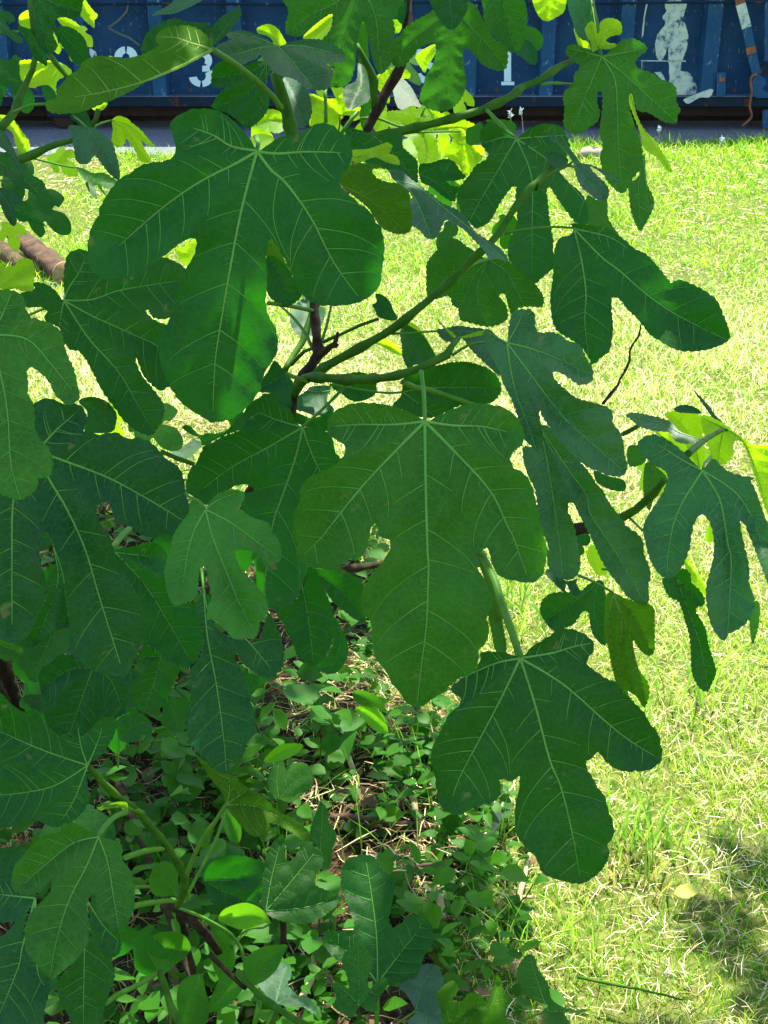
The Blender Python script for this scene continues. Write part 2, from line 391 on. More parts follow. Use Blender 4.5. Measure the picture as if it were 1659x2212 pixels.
# big leaf top left
fl("A 1388,812 1340,740 1290,680 1230,625 1170,592 1100,585 1030,592 980,618 930,650 920,690 935,740 945,790 945,830 920,855 870,870 800,880 750,900 700,940 650,965 600,1020 560,1080 535,1120 530,1160 505,1200 485,1250 475,1330 475,1400 495,1450 530,1490 580,1512 640,1505 710,1512 760,1490 800,1450 850,1410 880,1385 930,1345 980,1310 1030,1288 1055,1290 1055,1340 1040,1390 1010,1440 1000,1480 975,1530 955,1590 D 955,290 940,350 900,420 870,460 850,500 855,560 865,620 880,660 900,720 930,780 970,840 1030,890 1090,925 1140,955 1200,948 1260,925 1310,890 1370,830 1410,770 1425,700 1460,640 1490,590 1500,540 1495,490 1490,450 1460,400 1440,340 1440,270 1445,180 1440,120 1435,60 1440,20 A 1440,1340 1445,1300 1460,1290 B 225,1290 240,1310 270,1360 300,1420 330,1480 360,1550 385,1590 430,1625 480,1645 560,1650 650,1645 720,1625 780,1580 810,1530 815,1480 825,1400 830,1350 825,1280 815,1230 790,1200 770,1160 745,1130 700,1100 650,1060 610,1030 590,990 600,940 630,910 650,880 660,840 655,790 645,740 600,720 580,700 560,680 510,665 470,670 430,690 390,710 340,730 280,735 230,760 190,790 160,812",
   ["A 1388,818 1300,1150 1210,1640 D 1165,600 1155,760 1150,900", "A 1388,818 1270,885 1100,970 940,1075 820,1170 640,1330", "B 145,820 220,920 300,990 430,1170 560,1420 690,1600", "A 1388,815 1250,790 1150,730 1040,690", "B 145,818 250,830 420,820 600,825"],
   1.05, 'dark', gx=.10, gy=.12, droop=.10, vw=1.0, label='largest leaf, broad and dark green, upper left of centre', pet="A 1388,812 1395,770 1380,740", petd=1.10)
# small lobed leaf in front of it, lower left
fl("G 1110,95 1130,60 1170,20 1210,0 1260,-10 1310,0 1320,30 1300,80 1310,100 1350,130 1400,150 1450,170 1470,220 1500,260 1515,310 1515,370 1480,380 1440,405 1420,390 1400,350 1370,330 1330,320 1290,315 1270,330 1280,380 1310,430 1350,470 1390,520 1430,560 1450,620 1445,660 1410,700 1400,750 1370,795 1330,790 1270,795 1230,760 1190,720 1150,695 1115,690 1120,620 1140,580 1130,500 1120,430 1100,405 1080,410 1070,460 1070,530 1050,580 1010,600 950,620 920,590 900,520 890,440 900,380 920,320 930,250 960,190 990,150 1020,110 1025,60 1050,50",
   ["G 1110,98 1150,250 1230,450 1300,620 1385,780", "G 1110,98 1050,210 1010,350 985,520", "G 1110,98 1250,170 1400,280 1495,350", "G 1110,98 1170,50 1270,10"],
   1.0, 'fresh', gx=-.1, gy=-.35, fold=.010, rip=.005, pet="G 1110,98 1070,50 1020,30 1000,10", label='small crumpled leaf with a bluish sheen')
# central leaf
fl("E 1050,945 1000,915 950,890 880,865 800,850 720,845 650,855 590,880 550,910 530,950 525,1000 545,1035 590,1060 620,1095 610,1130 580,1170 540,1200 480,1225 430,1250 390,1290 370,1330 375,1380 350,1420 340,1480 345,1530 335,1600 H 335,180 350,240 360,290 360,350 380,390 430,410 520,420 580,410 620,370 690,360 730,320 750,260 760,200 780,175 800,200 790,230 820,250 860,265 865,310 850,340 810,400 760,450 720,520 705,590 710,650 760,710 765,790 780,860 790,910 840,970 870,1040 910,1080 940,1130 990,1160 1040,1155 1100,1110 1160,1080 1190,1040 1240,1010 1310,980 1340,920 1340,860 1380,810 1395,740 1385,690 1400,640 1420,590 1410,530 1370,470 1330,410 1310,370 1305,325 1350,325 1385,300 I 150,310 170,400 210,460 270,480 340,490 390,490 440,450 455,390 465,320 450,260 410,200 400,140 410,60 F 465,1645 460,1600 430,1530 405,1460 405,1400 395,1340 370,1270 330,1220 290,1200 270,1150 290,1110 330,1080 345,1030 330,980 310,940 270,900 220,870 180,860 110,850 E 1290,850 1200,880 1150,905 1100,930 1065,950",
   ["E 1050,950 1055,1300 1065,1659 H 1070,400 1060,700 1030,950 1010,1130", "E 1050,950 900,1100 720,1290 550,1500 H 490,250 400,340", "E 1050,950 1200,1100 1400,1320 1500,1520 H 1530,250 1600,450", "E 1050,948 880,965 700,965 560,975", "E 1050,948 1200,970 1350,975 1500,1005"],
   1.0, 'green', gx=-.08, gy=.05, droop=.12, label='broad five-lobed leaf at the centre, its right lobe lit through', pet="E 1050,945 1045,800 1030,680", petd=1.06, lit=False)
# lower right big leaf
fl("I 320,895 270,880 190,865 110,865 100,920 60,980 0,1015 H 1190,1070 1230,1100 1250,1120 1230,1160 1180,1200 1150,1260 1130,1300 1095,1370 1085,1450 1095,1520 K 1085,220 1100,300 1110,400 1130,470 1170,510 1240,528 1290,500 1350,480 1400,470 1450,440 1465,390 1455,345 1480,335 1500,350 1540,340 1560,315 1560,400 1540,480 1535,560 1545,640 1600,710 1650,760 L 440,840 500,870 560,890 620,905 680,895 740,850 780,800 800,740 790,690 825,640 820,560 800,510 780,430 740,380 700,310 680,280 675,235 700,230 740,190 780,240 830,280 890,300 960,295 1010,290 1060,260 1085,220 1080,150 1060,80 1020,30 I 990,1190 930,1130 870,1080 840,1030 800,1020 740,980 700,950 680,930 690,900 720,860 715,810 670,770 600,745 540,745 480,780 430,810 380,840 345,880",
   ["I 320,900 400,1150 480,1450 L 540,380 600,620 645,870", "I 320,900 220,1110 100,1340 0,1530 K 1200,430", "I 320,900 550,1040 780,1240 L 900,120 1050,215", "I 320,900 180,930 0,1010", "I 320,900 500,870 600,840 700,820"],
   1.15, 'dark', gx=.05, gy=.0, droop=.1, label='broad leaf hanging low at the right over the sunlit grass', pet="I 320,895 270,740 220,600 180,480 110,340", petd=1.24, petr=.0042)
# right leaf on long stalk
fl("C 610,1232 590,1210 630,1205 700,1215 780,1230 840,1265 900,1310 940,1345 1000,1370 1060,1430 1100,1480 1130,1520 F 1130,200 1180,185 1240,205 1310,240 1370,280 1400,320 1420,370 1440,420 1455,490 1440,515 1380,545 1300,565 1200,570 1130,550 1080,520 1020,480 960,400 900,340 860,290 825,278 815,300 820,380 825,440 815,520 800,570 760,600 710,640 690,600 640,540 560,490 510,450 490,380 485,280 495,200 500,120 500,50 C 500,1370 510,1320 540,1280 590,1270",
   ["C 610,1235 760,1390 F 850,130 1000,260 1160,370 1440,510", "C 610,1235 650,1400 F 675,250 670,420 690,600", "C 610,1235 800,1280 900,1340"],
   1.25, 'dark', gx=-.05, gy=-.05, droop=.12, pet="C 610,1230 500,1225 430,1230 330,1240 240,1260", petd=1.27, label='long two-lobed leaf reaching right over the lawn')
# upper right leaf, fresh
fl("C 760,302 730,285 690,270 650,250 600,240 570,265 575,295 610,330 640,350 635,375 610,400 605,450 560,490 550,540 560,590 555,660 570,700 600,720 660,715 690,690 740,655 755,600 740,560 740,500 760,500 765,560 760,640 750,720 765,780 750,850 760,910 790,980 860,1040 900,1020 930,960 980,900 985,830 975,770 955,720 930,650 910,580 905,520 915,500 930,510 940,560 960,600 1010,610 1060,640 1110,665 1165,665 1170,620 1185,595 1160,540 1165,490 1140,450 1090,430 1030,390 960,365 945,335 970,300 1005,270 990,240 930,210 880,215 840,240 800,280",
   ["C 760,305 830,430 845,600 850,800 870,1020", "C 760,305 730,380 680,500 610,690", "C 760,305 880,400 1000,510 1160,655", "C 760,305 850,290 985,262", "C 760,305 700,290 595,262"],
   1.6, 'green', gx=.1, gy=.1, droop=.1, pet="C 760,300 750,200 735,100 715,20", petd=1.62, label='deeply lobed fresh green leaf before the dumpster', lit=False)
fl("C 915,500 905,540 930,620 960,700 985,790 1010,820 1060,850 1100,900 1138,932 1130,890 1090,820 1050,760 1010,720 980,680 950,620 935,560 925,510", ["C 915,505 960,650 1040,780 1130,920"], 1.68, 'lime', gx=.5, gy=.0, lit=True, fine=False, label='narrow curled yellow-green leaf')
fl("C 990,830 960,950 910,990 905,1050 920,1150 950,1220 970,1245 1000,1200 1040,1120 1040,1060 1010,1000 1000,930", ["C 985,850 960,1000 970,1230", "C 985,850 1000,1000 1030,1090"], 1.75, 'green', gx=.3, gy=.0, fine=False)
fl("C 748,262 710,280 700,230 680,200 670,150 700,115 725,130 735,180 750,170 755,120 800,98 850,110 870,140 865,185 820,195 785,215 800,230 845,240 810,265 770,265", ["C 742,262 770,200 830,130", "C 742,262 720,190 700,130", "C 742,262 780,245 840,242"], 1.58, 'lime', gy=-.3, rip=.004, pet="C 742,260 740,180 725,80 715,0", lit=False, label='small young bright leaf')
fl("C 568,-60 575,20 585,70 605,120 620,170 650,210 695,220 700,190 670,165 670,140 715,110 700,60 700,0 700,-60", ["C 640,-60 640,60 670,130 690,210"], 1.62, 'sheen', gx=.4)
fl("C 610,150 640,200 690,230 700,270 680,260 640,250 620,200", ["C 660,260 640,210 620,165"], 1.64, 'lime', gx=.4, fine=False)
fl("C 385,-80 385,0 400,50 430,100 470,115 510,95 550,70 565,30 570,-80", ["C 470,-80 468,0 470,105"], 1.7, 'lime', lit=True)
fl("B 1365,-90 1365,60 1370,130 1390,170 1440,210 1480,260 1520,285 1560,270 1580,230 1600,170 1605,80 1590,0 1560,-90", ["B 1450,-100 1490,100 1540,275"], 1.5, 'green', gx=-.1, gy=.2)
fl("B 1075,-90 1075,-20 1090,40 1130,110 1170,155 1210,160 1250,110 1280,50 1275,-20 1270,-90", ["B 1170,-100 1190,40 1200,155"], 1.42, 'teal', gy=.3)
fl("B 1195,0 1120,20 1090,20 1100,50 1060,80 1000,110 940,150 910,190 870,220 865,270 870,340 920,360 970,320 1010,270 1050,245 1100,235 1105,290 1090,350 1060,400 1045,450 1030,500 1025,540 1060,580 1120,600 1180,595 1230,560 1260,510 1275,450 1265,380 1255,320 1260,265 1290,265 1320,300 1360,350 1410,375 1450,385 1490,370 1500,310 1490,260 1440,220 1390,170 1360,100 1340,50 1300,10 1240,0",
   ["B 1205,30 1190,200 1165,540", "B 1205,30 1290,140 1380,230 1485,365", "B 1205,30 1120,110 1000,200 885,310"], 1.55, 'green', gy=.1, droop=.1, label='lobed leaf hanging from the top edge above a dark gap')
fl("B 300,-90 310,60 295,130 300,180 340,195 390,190 430,150 480,110 520,80 550,75 555,120 530,170 495,215 500,260 540,300 560,340 560,390 530,460 600,472 650,440 670,380 680,330 680,250 690,180 710,115 735,120 740,180 750,250 765,320 790,380 820,400 860,350 880,300 870,220 890,180 880,100 870,60 920,40 940,0 930,-90",
   ["B 700,-90 640,100 600,250 570,460", "B 700,-90 780,80 800,250 820,390", "B 700,-90 560,20 430,80 330,170"], 1.5, 'green', gx=.05, gy=.1, droop=.1, label='three-lobed leaf at the top edge')
fl("B 440,150 500,100 550,75 545,140 500,210 440,210 390,205", ["B 400,200 470,150 545,85"], 1.6, 'lime', lit=True, fine=False)
fl("B 690,150 710,115 735,125 740,180 745,260 750,320 720,340 690,330", ["B 715,120 720,220 720,330"], 1.58, 'green', lit=True, fine=False)
# crinkled bluish leaf top centre-left
fl("B 250,248 200,210 140,185 70,165 0,175 A 1225,180 1230,200 1260,210 1170,245 1180,290 1230,330 1280,360 1350,330 1390,310 1400,290 1420,310 1425,335 1390,352 1450,350 1460,390 B 215,380 270,410 340,425 400,470 450,485 520,480 540,440 555,380 520,340 610,335 615,280 560,245 500,235 490,215 400,215 330,225 290,240",
   ["B 255,250 330,330 445,465", "B 255,250 400,250 600,300", "B 255,250 150,260 50,290 A 1215,300", "B 255,250 130,200 0,178"], 1.3, 'sheen', gx=0, gy=-1.1, rip=.006, fold=.012, label='crinkled blue-green leaf seen nearly flat', pet="B 255,250 262,330 280,420", petd=1.33)
fl("B 145,150 200,130 250,150 290,210 300,240 250,250 210,200 150,180", ["B 260,245 220,190 160,160"], 1.38, 'lime', lit=True, fine=False)
# long olive underside
fl("A 1148,265 1140,220 1100,180 1060,150 1010,135 960,135 900,145 850,180 840,220 860,250 800,280 760,300 680,315 600,305 520,300 450,330 420,380 370,410 340,450 310,480 305,530 250,545 250,590 290,615 360,615 450,600 550,560 650,520 750,470 850,410 950,360 1050,320 1120,290",
   ["A 1145,270 1040,325 950,370 750,450 550,500 400,525", "A 1145,268 1020,230 950,205 870,200"], 1.2, 'olive', gx=-.15, gy=-.9, rip=.004, vw=1.7, label='long leaf turned over, olive underside with thick veins', pet="A 1148,268 1200,300 1290,360 1400,450 1480,530 1515,580", petd=1.34, petr=.0032)
fl("A 1150,245 1105,260 1050,290 900,310 800,300 760,280 770,220 800,170 860,130 940,100 1000,115 1060,120 1130,130", ["A 1150,250 1000,180 860,170", "A 1150,250 1000,270 800,280"], 1.27, 'dark', gy=-.5)
fl("A 1155,240 1130,190 1150,140 1200,90 1250,60 1290,45 1305,75 1290,110 1250,160 1200,210", ["A 1155,240 1210,160 1290,60"], 1.22, 'dark', gy=-.6, fine=False)
fl("A 820,82 860,55 920,20 960,-10 1100,-40 1090,0 1060,20 1000,50 940,75 880,80", ["A 1090,-20 980,30 830,80"], 1.3, 'pale', gy=-1.2)
# dark pair under the crinkled leaf
fl("A 1300,355 1220,325 1160,350 1140,400 1145,460 1190,475 1230,455 1190,500 1150,560 1145,580 1220,610 1290,660 1320,690 1370,680 1430,620 1450,570 1450,500 1425,470 1460,380 1440,340 1390,330", ["A 1440,345 1400,420 1340,500 1180,575", "A 1440,345 1330,390 1160,420", "A 1440,345 1430,480 1350,670"], 1.45, 'dark', gx=-.2, gy=.1, label='dark leaf with two rounded lobes below the crinkled one')
fl("B 110,680 160,640 200,620 200,590 260,600 300,650 290,700 250,720 180,700", ["B 300,660 220,650 130,685"], 1.7, 'lime', lit=True, gy=-.5)
fl("B 110,740 170,720 235,745 210,790 150,805 120,780", ["B 235,750 180,760 130,780"], 1.6, 'lime', lit=True, gy=-.5, fine=False)
# leaf 2: left, dark, behind the largest
fl("D 345,292 345,180 350,100 370,40 430,15 480,30 600,60 750,60 880,60 930,75 1000,120 1020,200 1000,300 960,360 900,395 830,393 800,350 785,350 815,385 860,415 900,430 960,480 980,600 950,720 900,770 860,780 790,720 750,640 735,600 735,630 770,700 820,760 850,800 885,860 880,920 850,985 820,1020 780,1020 720,990 660,940 620,880 570,810 530,740 490,660 450,600 420,570 370,560 345,500 330,460 300,430 240,400 255,355 220,330 135,330 110,255 180,240 180,200 210,195 260,215 300,245",
   ["D 345,295 480,500 640,680 740,850 830,1005", "D 345,295 500,380 700,470 870,560 900,700", "D 345,295 500,290 650,240 950,190", "D 345,295 370,230 430,140 460,60", "D 345,295 330,370 320,430"],
   1.3, 'dark', gx=.1, gy=.1, pet="D 345,295 250,335 150,375 60,400", petd=1.36, label='dark leaf behind the largest one at the left')
fl("D -80,260 0,235 60,235 110,260 135,300 140,350 180,400 250,410 310,440 340,490 350,540 370,600 395,650 410,720 425,790 430,820 400,850 360,860 320,830 290,800 270,750 240,710 200,670 160,655 145,680 150,740 150,800 180,850 190,920 190,980 220,1040 260,1090 280,1150 275,1230 240,1250 210,1260 200,1310 160,1350 110,1375 50,1360 0,1340 -60,1280 -100,1100 -120,700",
   ["D -60,480 0,680 40,900 60,1180 110,1370", "D -60,480 100,490 180,530 260,620 390,780", "D -60,480 0,400 60,260"], .95, 'fresh', gx=.1, gy=-.1, fold=.010, label='lighter green leaf cut by the left edge')
fl("A -60,1430 0,1420 30,1440 60,1430 80,1440 100,1400 140,1395 175,1410 185,1450 185,1500 180,1565 130,1575 80,1560 40,1570 0,1560 -60,1560", ["A -20,1570 60,1510 170,1420", "A -20,1570 80,1550 170,1550", "A -20,1570 0,1500 20,1440"], 1.4, 'lime', gy=-.5, label='small pale green lobed leaf at the left edge', fine=False)
# leaf 5 big teal left
fl("D 190,850 250,825 310,840 350,860 400,850 440,865 470,910 470,960 450,1000 490,1010 540,1020 600,1010 640,1015 690,1045 740,1035 800,1055 850,1090 900,1150 960,1190 990,1250 1000,1330 1015,1390 1030,1440 1030,1500 1000,1540 950,1560 880,1560 830,1575 770,1560 730,1530 690,1510 640,1500 610,1460 600,1420 580,1390 540,1390 520,1410 525,1450 550,1520 570,1570 G 580,220 620,330 680,450 740,560 770,600 775,650 780,720 770,780 760,830 740,880 710,960 680,1000 640,1000 560,985 500,965 470,940 430,920 390,890 370,830 370,760 375,700 365,640 360,560 355,500 330,400 300,320 280,260 250,215 225,225 210,270 210,340 225,410 250,480 250,540 240,600 215,660 180,720 150,780 110,800 60,815 10,800 -60,760 -80,500 -60,200 -100,0 D -100,1250 0,1150 100,1000 150,900",
   ["D 200,1110 260,1250 360,1420 460,1640 G 540,580 650,930", "D 200,1110 330,1155 600,1260 870,1410 980,1480", "D 200,1110 110,1280 70,1400 G 65,400 65,720", "D 200,1110 300,1000 400,910"],
   1.08, 'teal', gx=.05, gy=.0, droop=.1, label='large bluish dark leaf with finger-like lobes at the left')
# leaf 6
fl("E 390,978 350,950 330,900 300,850 260,800 190,795 150,820 90,860 70,930 D 1325,930 1320,980 1270,1010 1200,1030 1150,1060 1100,1080 1080,1120 1060,1170 1030,1200 1010,1260 1005,1320 1040,1350 1080,1370 1120,1400 1200,1370 1250,1310 1300,1290 1340,1290 1370,1310 1370,1330 1320,1340 1300,1400 G 1400,250 1430,420 1430,540 1450,620 H 220,640 280,635 340,600 380,540 395,470 415,410 400,330 370,200 360,100 E 370,1400 440,1330 500,1380 560,1400 600,1300 580,1165 565,1110 555,1060 530,1010 460,985",
   ["E 390,980 350,1150 270,1380 230,1500 H 190,450 190,600", "E 390,980 200,1090 0,1200 D 1100,1310", "E 390,980 430,1100 490,1230 540,1330", "E 390,980 280,950 150,900"],
   1.25, 'dark', gx=.05, gy=.12, pet="E 390,978 500,880 590,790 630,745", petd=1.24, label='dark leaf half hidden behind the central one')
# teal leaf right of centre and the one below it
fl("F 250,520 255,450 265,390 290,350 340,342 385,350 400,390 400,440 430,470 490,465 540,480 580,510 640,530 665,570 680,610 700,640 715,690 700,735 640,750 590,720 540,690 510,680 500,700 520,730 560,770 620,820 680,840 750,860 790,870 820,900 825,960 860,1000 880,1060 885,1130 900,1180 885,1230 850,1245 780,1235 730,1215 690,1200 620,1150 540,1060 480,980 430,900 425,870 430,940 445,1010 445,1050 440,1090 405,1115 380,1080 350,1050 330,1000 310,930 280,850 250,790 220,730 215,690 190,640 150,570 130,500 125,455 160,455 210,500",
   ["F 250,525 380,700 550,920 700,1060 870,1210", "F 250,525 265,650 300,800 360,960 408,1100", "F 250,525 360,550 500,600 690,690", "F 250,525 300,440 330,370", "F 250,525 190,490 140,465"],
   1.12, 'sheen', gx=-.05, gy=-.2, droop=.1, pet="E 1494,525 1370,520 1280,540 1200,590", petd=1.16, label='bluish lobed leaf right of centre')
fl("F 425,975 400,1080 340,1080 335,1130 350,1200 380,1270 400,1310 410,1380 405,1460 430,1540 465,1600 475,1650 I 440,250 465,320 470,400 500,450 560,480 610,470 640,430 645,370 630,300 620,220 600,150 580,100 590,60 610,70 640,130 680,200 720,280 760,370 800,440 860,520 900,570 960,600 1000,610 1015,580 1010,520 1025,450 1010,380 990,330 990,280 960,230 900,190 860,140 820,90 790,40 F 800,1390 770,1320 740,1290 700,1230 640,1160 540,1060 480,980",
   ["F 428,980 560,1180 680,1350 I 700,120 850,350 990,600", "F 428,980 480,1250 520,1500 I 530,250 550,450", "F 428,980 500,1120 570,1170 660,1160"],
   1.2, 'sheen', gx=.0, gy=-.1, droop=.08, label='long-fingered bluish leaf below the lobed one')
fl("F 1305,1213 1270,1180 1200,1110 1150,1070 1100,1040 1040,1020 980,1040 955,1075 970,1120 1030,1180 1090,1210 1115,1240 1105,1300 1070,1370 1030,1430 990,1500 980,1580 985,1640 I 985,230 1010,330 1040,400 1090,460 1140,465 1190,420 1220,360 1240,300 1245,240 1260,170 1290,125 1320,130 1350,180 1365,270 1360,360 1340,450 1325,530 1330,600 1340,680 1370,760 1420,810 1450,770 1490,750 1550,700 1580,640 1585,580 1560,500 1560,400 1530,280 1510,200 1510,160 1540,190 1600,350 1659,500 1720,550 1740,300 1700,100 F 1659,1500 1620,1400 1590,1310 1570,1270 1590,1250 1520,1240 1450,1220 1400,1185 1365,1150 1330,1180",
   ["F 1305,1215 1400,1380 1440,1600 I 1460,400 1440,780", "F 1305,1215 1200,1380 1150,1500 I 1120,330 1115,450", "F 1305,1215 1480,1330 1580,1480 I 1620,280", "F 1305,1215 1200,1160 1060,1070"],
   1.15, 'sheen', gx=-.1, gy=-.25, droop=.1, pet="F 1305,1213 1320,1170 1350,1140", label='bluish leaf with long hanging lobes at the right edge')
fl("I 1090,470 1140,460 1200,415 1240,440 1250,490 1290,530 1320,590 1300,620 1280,620 1270,650 1320,740 1340,830 1370,920 1380,980 1350,1050 1330,1080 1290,1060 1250,980 1240,870 1230,780 1210,700 1180,600 1130,570 1100,520", ["I 1165,470 1220,620 1290,820 1335,1060", "I 1165,470 1230,530 1300,600"], 1.3, 'dark', gx=-.4, gy=.3, rip=.005)
fl("I 820,545 785,560 775,650 780,780 800,850 810,930 830,1010 860,1160 905,1220 928,1160 900,1080 950,1110 990,1170 1020,1100 1010,1030 960,960 935,880 930,800 960,850 1010,890 1045,870 1050,800 1045,700 1040,630 990,605 900,580", ["I 822,550 870,720 850,900 900,1200", "I 822,550 900,750 970,1000 1000,1140", "I 822,550 920,650 1020,850", "I 822,550 800,700 830,950"], 1.2, 'olive', gx=.5, gy=.2, rip=.006, fold=.014, pet="I 820,545 760,510 690,475 640,455", petd=1.25, label='drooping leaf turned over, pale olive underside')
fl("I 690,500 640,540 570,540 490,550 440,590 430,650 460,710 510,760 560,740 610,720 640,680 660,650 690,655 700,720 720,780 780,830 800,700 780,540 760,480", ["I 740,490 620,590 480,680", "I 740,490 720,640 770,810"], 1.4, 'dark', gy=.1)
fl("I 465,420 520,430 560,480 600,480 630,470 625,500 650,545 620,565 590,540 570,500 560,545 530,520 490,480 460,450", ["I 630,475 560,490 480,440", "I 630,475 610,520 640,555"], 1.32, 'teal', gy=-.5, fine=False)
# leaf group behind the right branch
fl("E 1120,20 1060,90 1055,160 1060,260 1090,290 1180,270 1200,320 1230,340 1240,400 1300,420 1400,440 1490,400 1490,330 1450,270 1480,260 1500,330 1520,380 1560,340 1620,330 1680,330 1690,280 1640,200 1580,140 1520,90 1450,65 1390,72 1300,20 1200,-40", ["E 1390,75 1310,170 1250,300 1180,260", "E 1390,75 1480,130 1540,230 1590,330", "E 1390,75 1330,250 1380,420"], 1.34, 'green', gx=.1, gy=.15, pet="E 1390,75 1320,95 1250,140 1180,200", petd=1.27, petr=.0028, label='leaf hanging under the diagonal branch')
fl("E 875,862 920,810 930,740 945,685 1000,650 1100,650 1200,630 1280,628 1340,640 1400,665 1440,700 1465,760 1450,810 1400,850 1330,860 1250,860 1150,910 1090,930 1000,920 920,880", ["E 930,790 1060,770 1250,765 1440,770", "E 930,790 1000,840 1110,925"], 1.22, 'dark', gy=.2, pet="E 930,790 850,795 720,780 540,750", petd=1.27, label='flat oval dark leaf below the branch fork')
fl("E 1115,450 1150,445 1230,430 1300,440 1370,450 1400,480 1450,560 1460,700 1400,660 1300,560 1250,500 1180,520 1130,490", ["E 1370,470 1250,460 1130,465", "E 1370,470 1400,560 1450,680"], 1.25, 'pale', gy=-.7)
fl("E 1120,395 1150,430 1200,470 1240,490 1370,455 1370,480 1260,500 1210,500 1170,460 1130,420", ["E 1220,500 1160,440 1122,398", "E 1220,500 1290,485 1365,465"], 1.2, 'lime', gy=-.4, fine=False)
fl("E 940,425 980,440 1040,480 1080,540 1110,600 1080,610 1050,650 1000,640 960,660 930,600 925,540 915,470", ["E 935,430 990,520 1060,630"], 1.32, 'dark', gx=.6)
fl("E 945,422 990,420 1040,470 1080,530 1112,600 1060,590 1000,500", ["E 945,424 1020,490 1105,598"], 1.36, 'lime', gx=.6, lit=True, fine=False)
fl("C 300,745 250,720 210,690 160,660 130,680 105,720 110,780 145,830 130,860 80,890 40,950 B 1260,980 1230,1030 1225,1070 1240,1110 1250,1170 1290,1200 1330,1235 1400,1200 1440,1130 1480,1060 1520,1010 1545,1010 1540,1060 1545,1200 1510,1280 1500,1330 1500,1390 1520,1420 1570,1480 1640,1530 C 440,1500 500,1450 510,1400 500,1350 500,1300 480,1200 470,1100 465,1020 480,1010 510,1060 560,1130 620,1200 680,1205 680,1100 640,1030 560,960 530,900 560,860 590,800 560,720 530,680 450,665 400,680 360,700 320,730",
   ["C 300,750 380,950 385,1200 385,1500", "C 300,750 200,920 90,1110 50,1190", "C 300,750 450,850 560,960 670,1090", "C 300,750 400,740 560,730", "C 300,750 240,740 130,770"],
   1.4, 'dark', gx=.1, gy=.1, pet="C 300,745 250,710 190,660 140,595", petd=1.42, label='dark five-lobed leaf behind the diagonal branch')
fl("C 680,1060 740,1080 790,1080 800,1180 860,1280 800,1240 740,1220 680,1205", ["C 690,1060 740,1150 850,1270"], 1.5, 'green', fine=False)
fl("C 475,725 490,720 530,750 580,790 620,840 650,880 700,890 770,920 820,950 860,975 840,980 780,950 720,910 700,905 740,950 780,990 800,1030 785,1080 740,1080 700,1050 650,1010 620,950 610,890 600,870 560,800 520,770 490,760", ["C 605,872 660,950 770,1070", "C 605,872 540,790 480,728", "C 605,872 720,900 850,975"], 1.25, 'pale', gx=.1, gy=-.9, pet="C 605,872 560,905 500,930 420,1000", label='small dull bluish leaf tilted to the sky')
fl("C 450,840 470,820 530,830 580,860 570,890 560,905 510,910 480,880", ["C 580,880 520,850 460,835"], 1.24, 'teal', gy=-.8, fine=False)
# olive leaf and blue-grey leaf centre
fl("B 650,890 720,880 790,885 820,895 800,910 765,920 790,960 850,985 900,990 950,1010 970,1060 985,1130 985,1200 970,1250 930,1265 870,1255 820,1230 790,1190 750,1130 690,1080 640,1040 595,1000 590,960 610,920", ["B 597,998 720,1060 850,1160 930,1240"], 1.2, 'olive', gx=.2, gy=-.3, vw=1.2, label='olive leaf underside beside the largest leaf')
fl("B 855,920 880,915 930,930 980,970 1040,1010 1100,1060 1150,1100 1220,1130 1270,1180 1320,1250 1400,1300 1460,1340 1500,1390 1490,1415 1440,1395 1400,1400 1370,1350 1320,1300 1260,1240 1200,1210 1165,1190 1150,1210 1130,1260 1100,1290 1060,1285 1020,1240 980,1210 985,1150 965,1090 980,1060 930,1010 880,970", ["B 890,975 1010,1010 1150,1120 1300,1240 1480,1400", "B 890,975 990,1060 1080,1270"], 1.17, 'pale', gx=.0, gy=-1.6, rip=.002, label='narrow blue-grey leaf catching the sky')
fl("B 660,810 740,805 820,780 850,770 875,790 870,805 860,830 900,845 915,890 850,880 780,850 720,870 680,880 650,850", ["B 665,850 760,830 870,785", "B 665,850 800,845 905,885"], 1.25, 'lime', gy=-.9, fine=False)
fl("B 620,700 700,700 780,735 840,720 920,720 930,790 970,830 1010,870 1015,940 1010,990 960,970 860,920 790,900 700,860 650,800", ["B 785,740 880,830 990,960", "B 785,740 700,790 660,800", "B 785,740 690,715 640,712"], 1.38, 'dark', gy=.2)
fl("B 1020,890 1080,880 1150,860 1200,870 1240,920 1270,960 1190,980 1170,975 1190,1000 1240,1010 1220,1050 1210,1090 1150,1060 1090,1010 1030,980", ["B 1020,940 1120,990 1210,1080", "B 1020,940 1130,900 1250,950"], 1.43, 'dark')
fl("B 1160,1200 1200,1190 1230,1230 1220,1270 1200,1280 1215,1330 1210,1370 1170,1390 1130,1370 1110,1320 1120,1270 1150,1240", ["B 1205,1200 1180,1290 1160,1380"], 1.38, 'green', lit=True, fine=False)
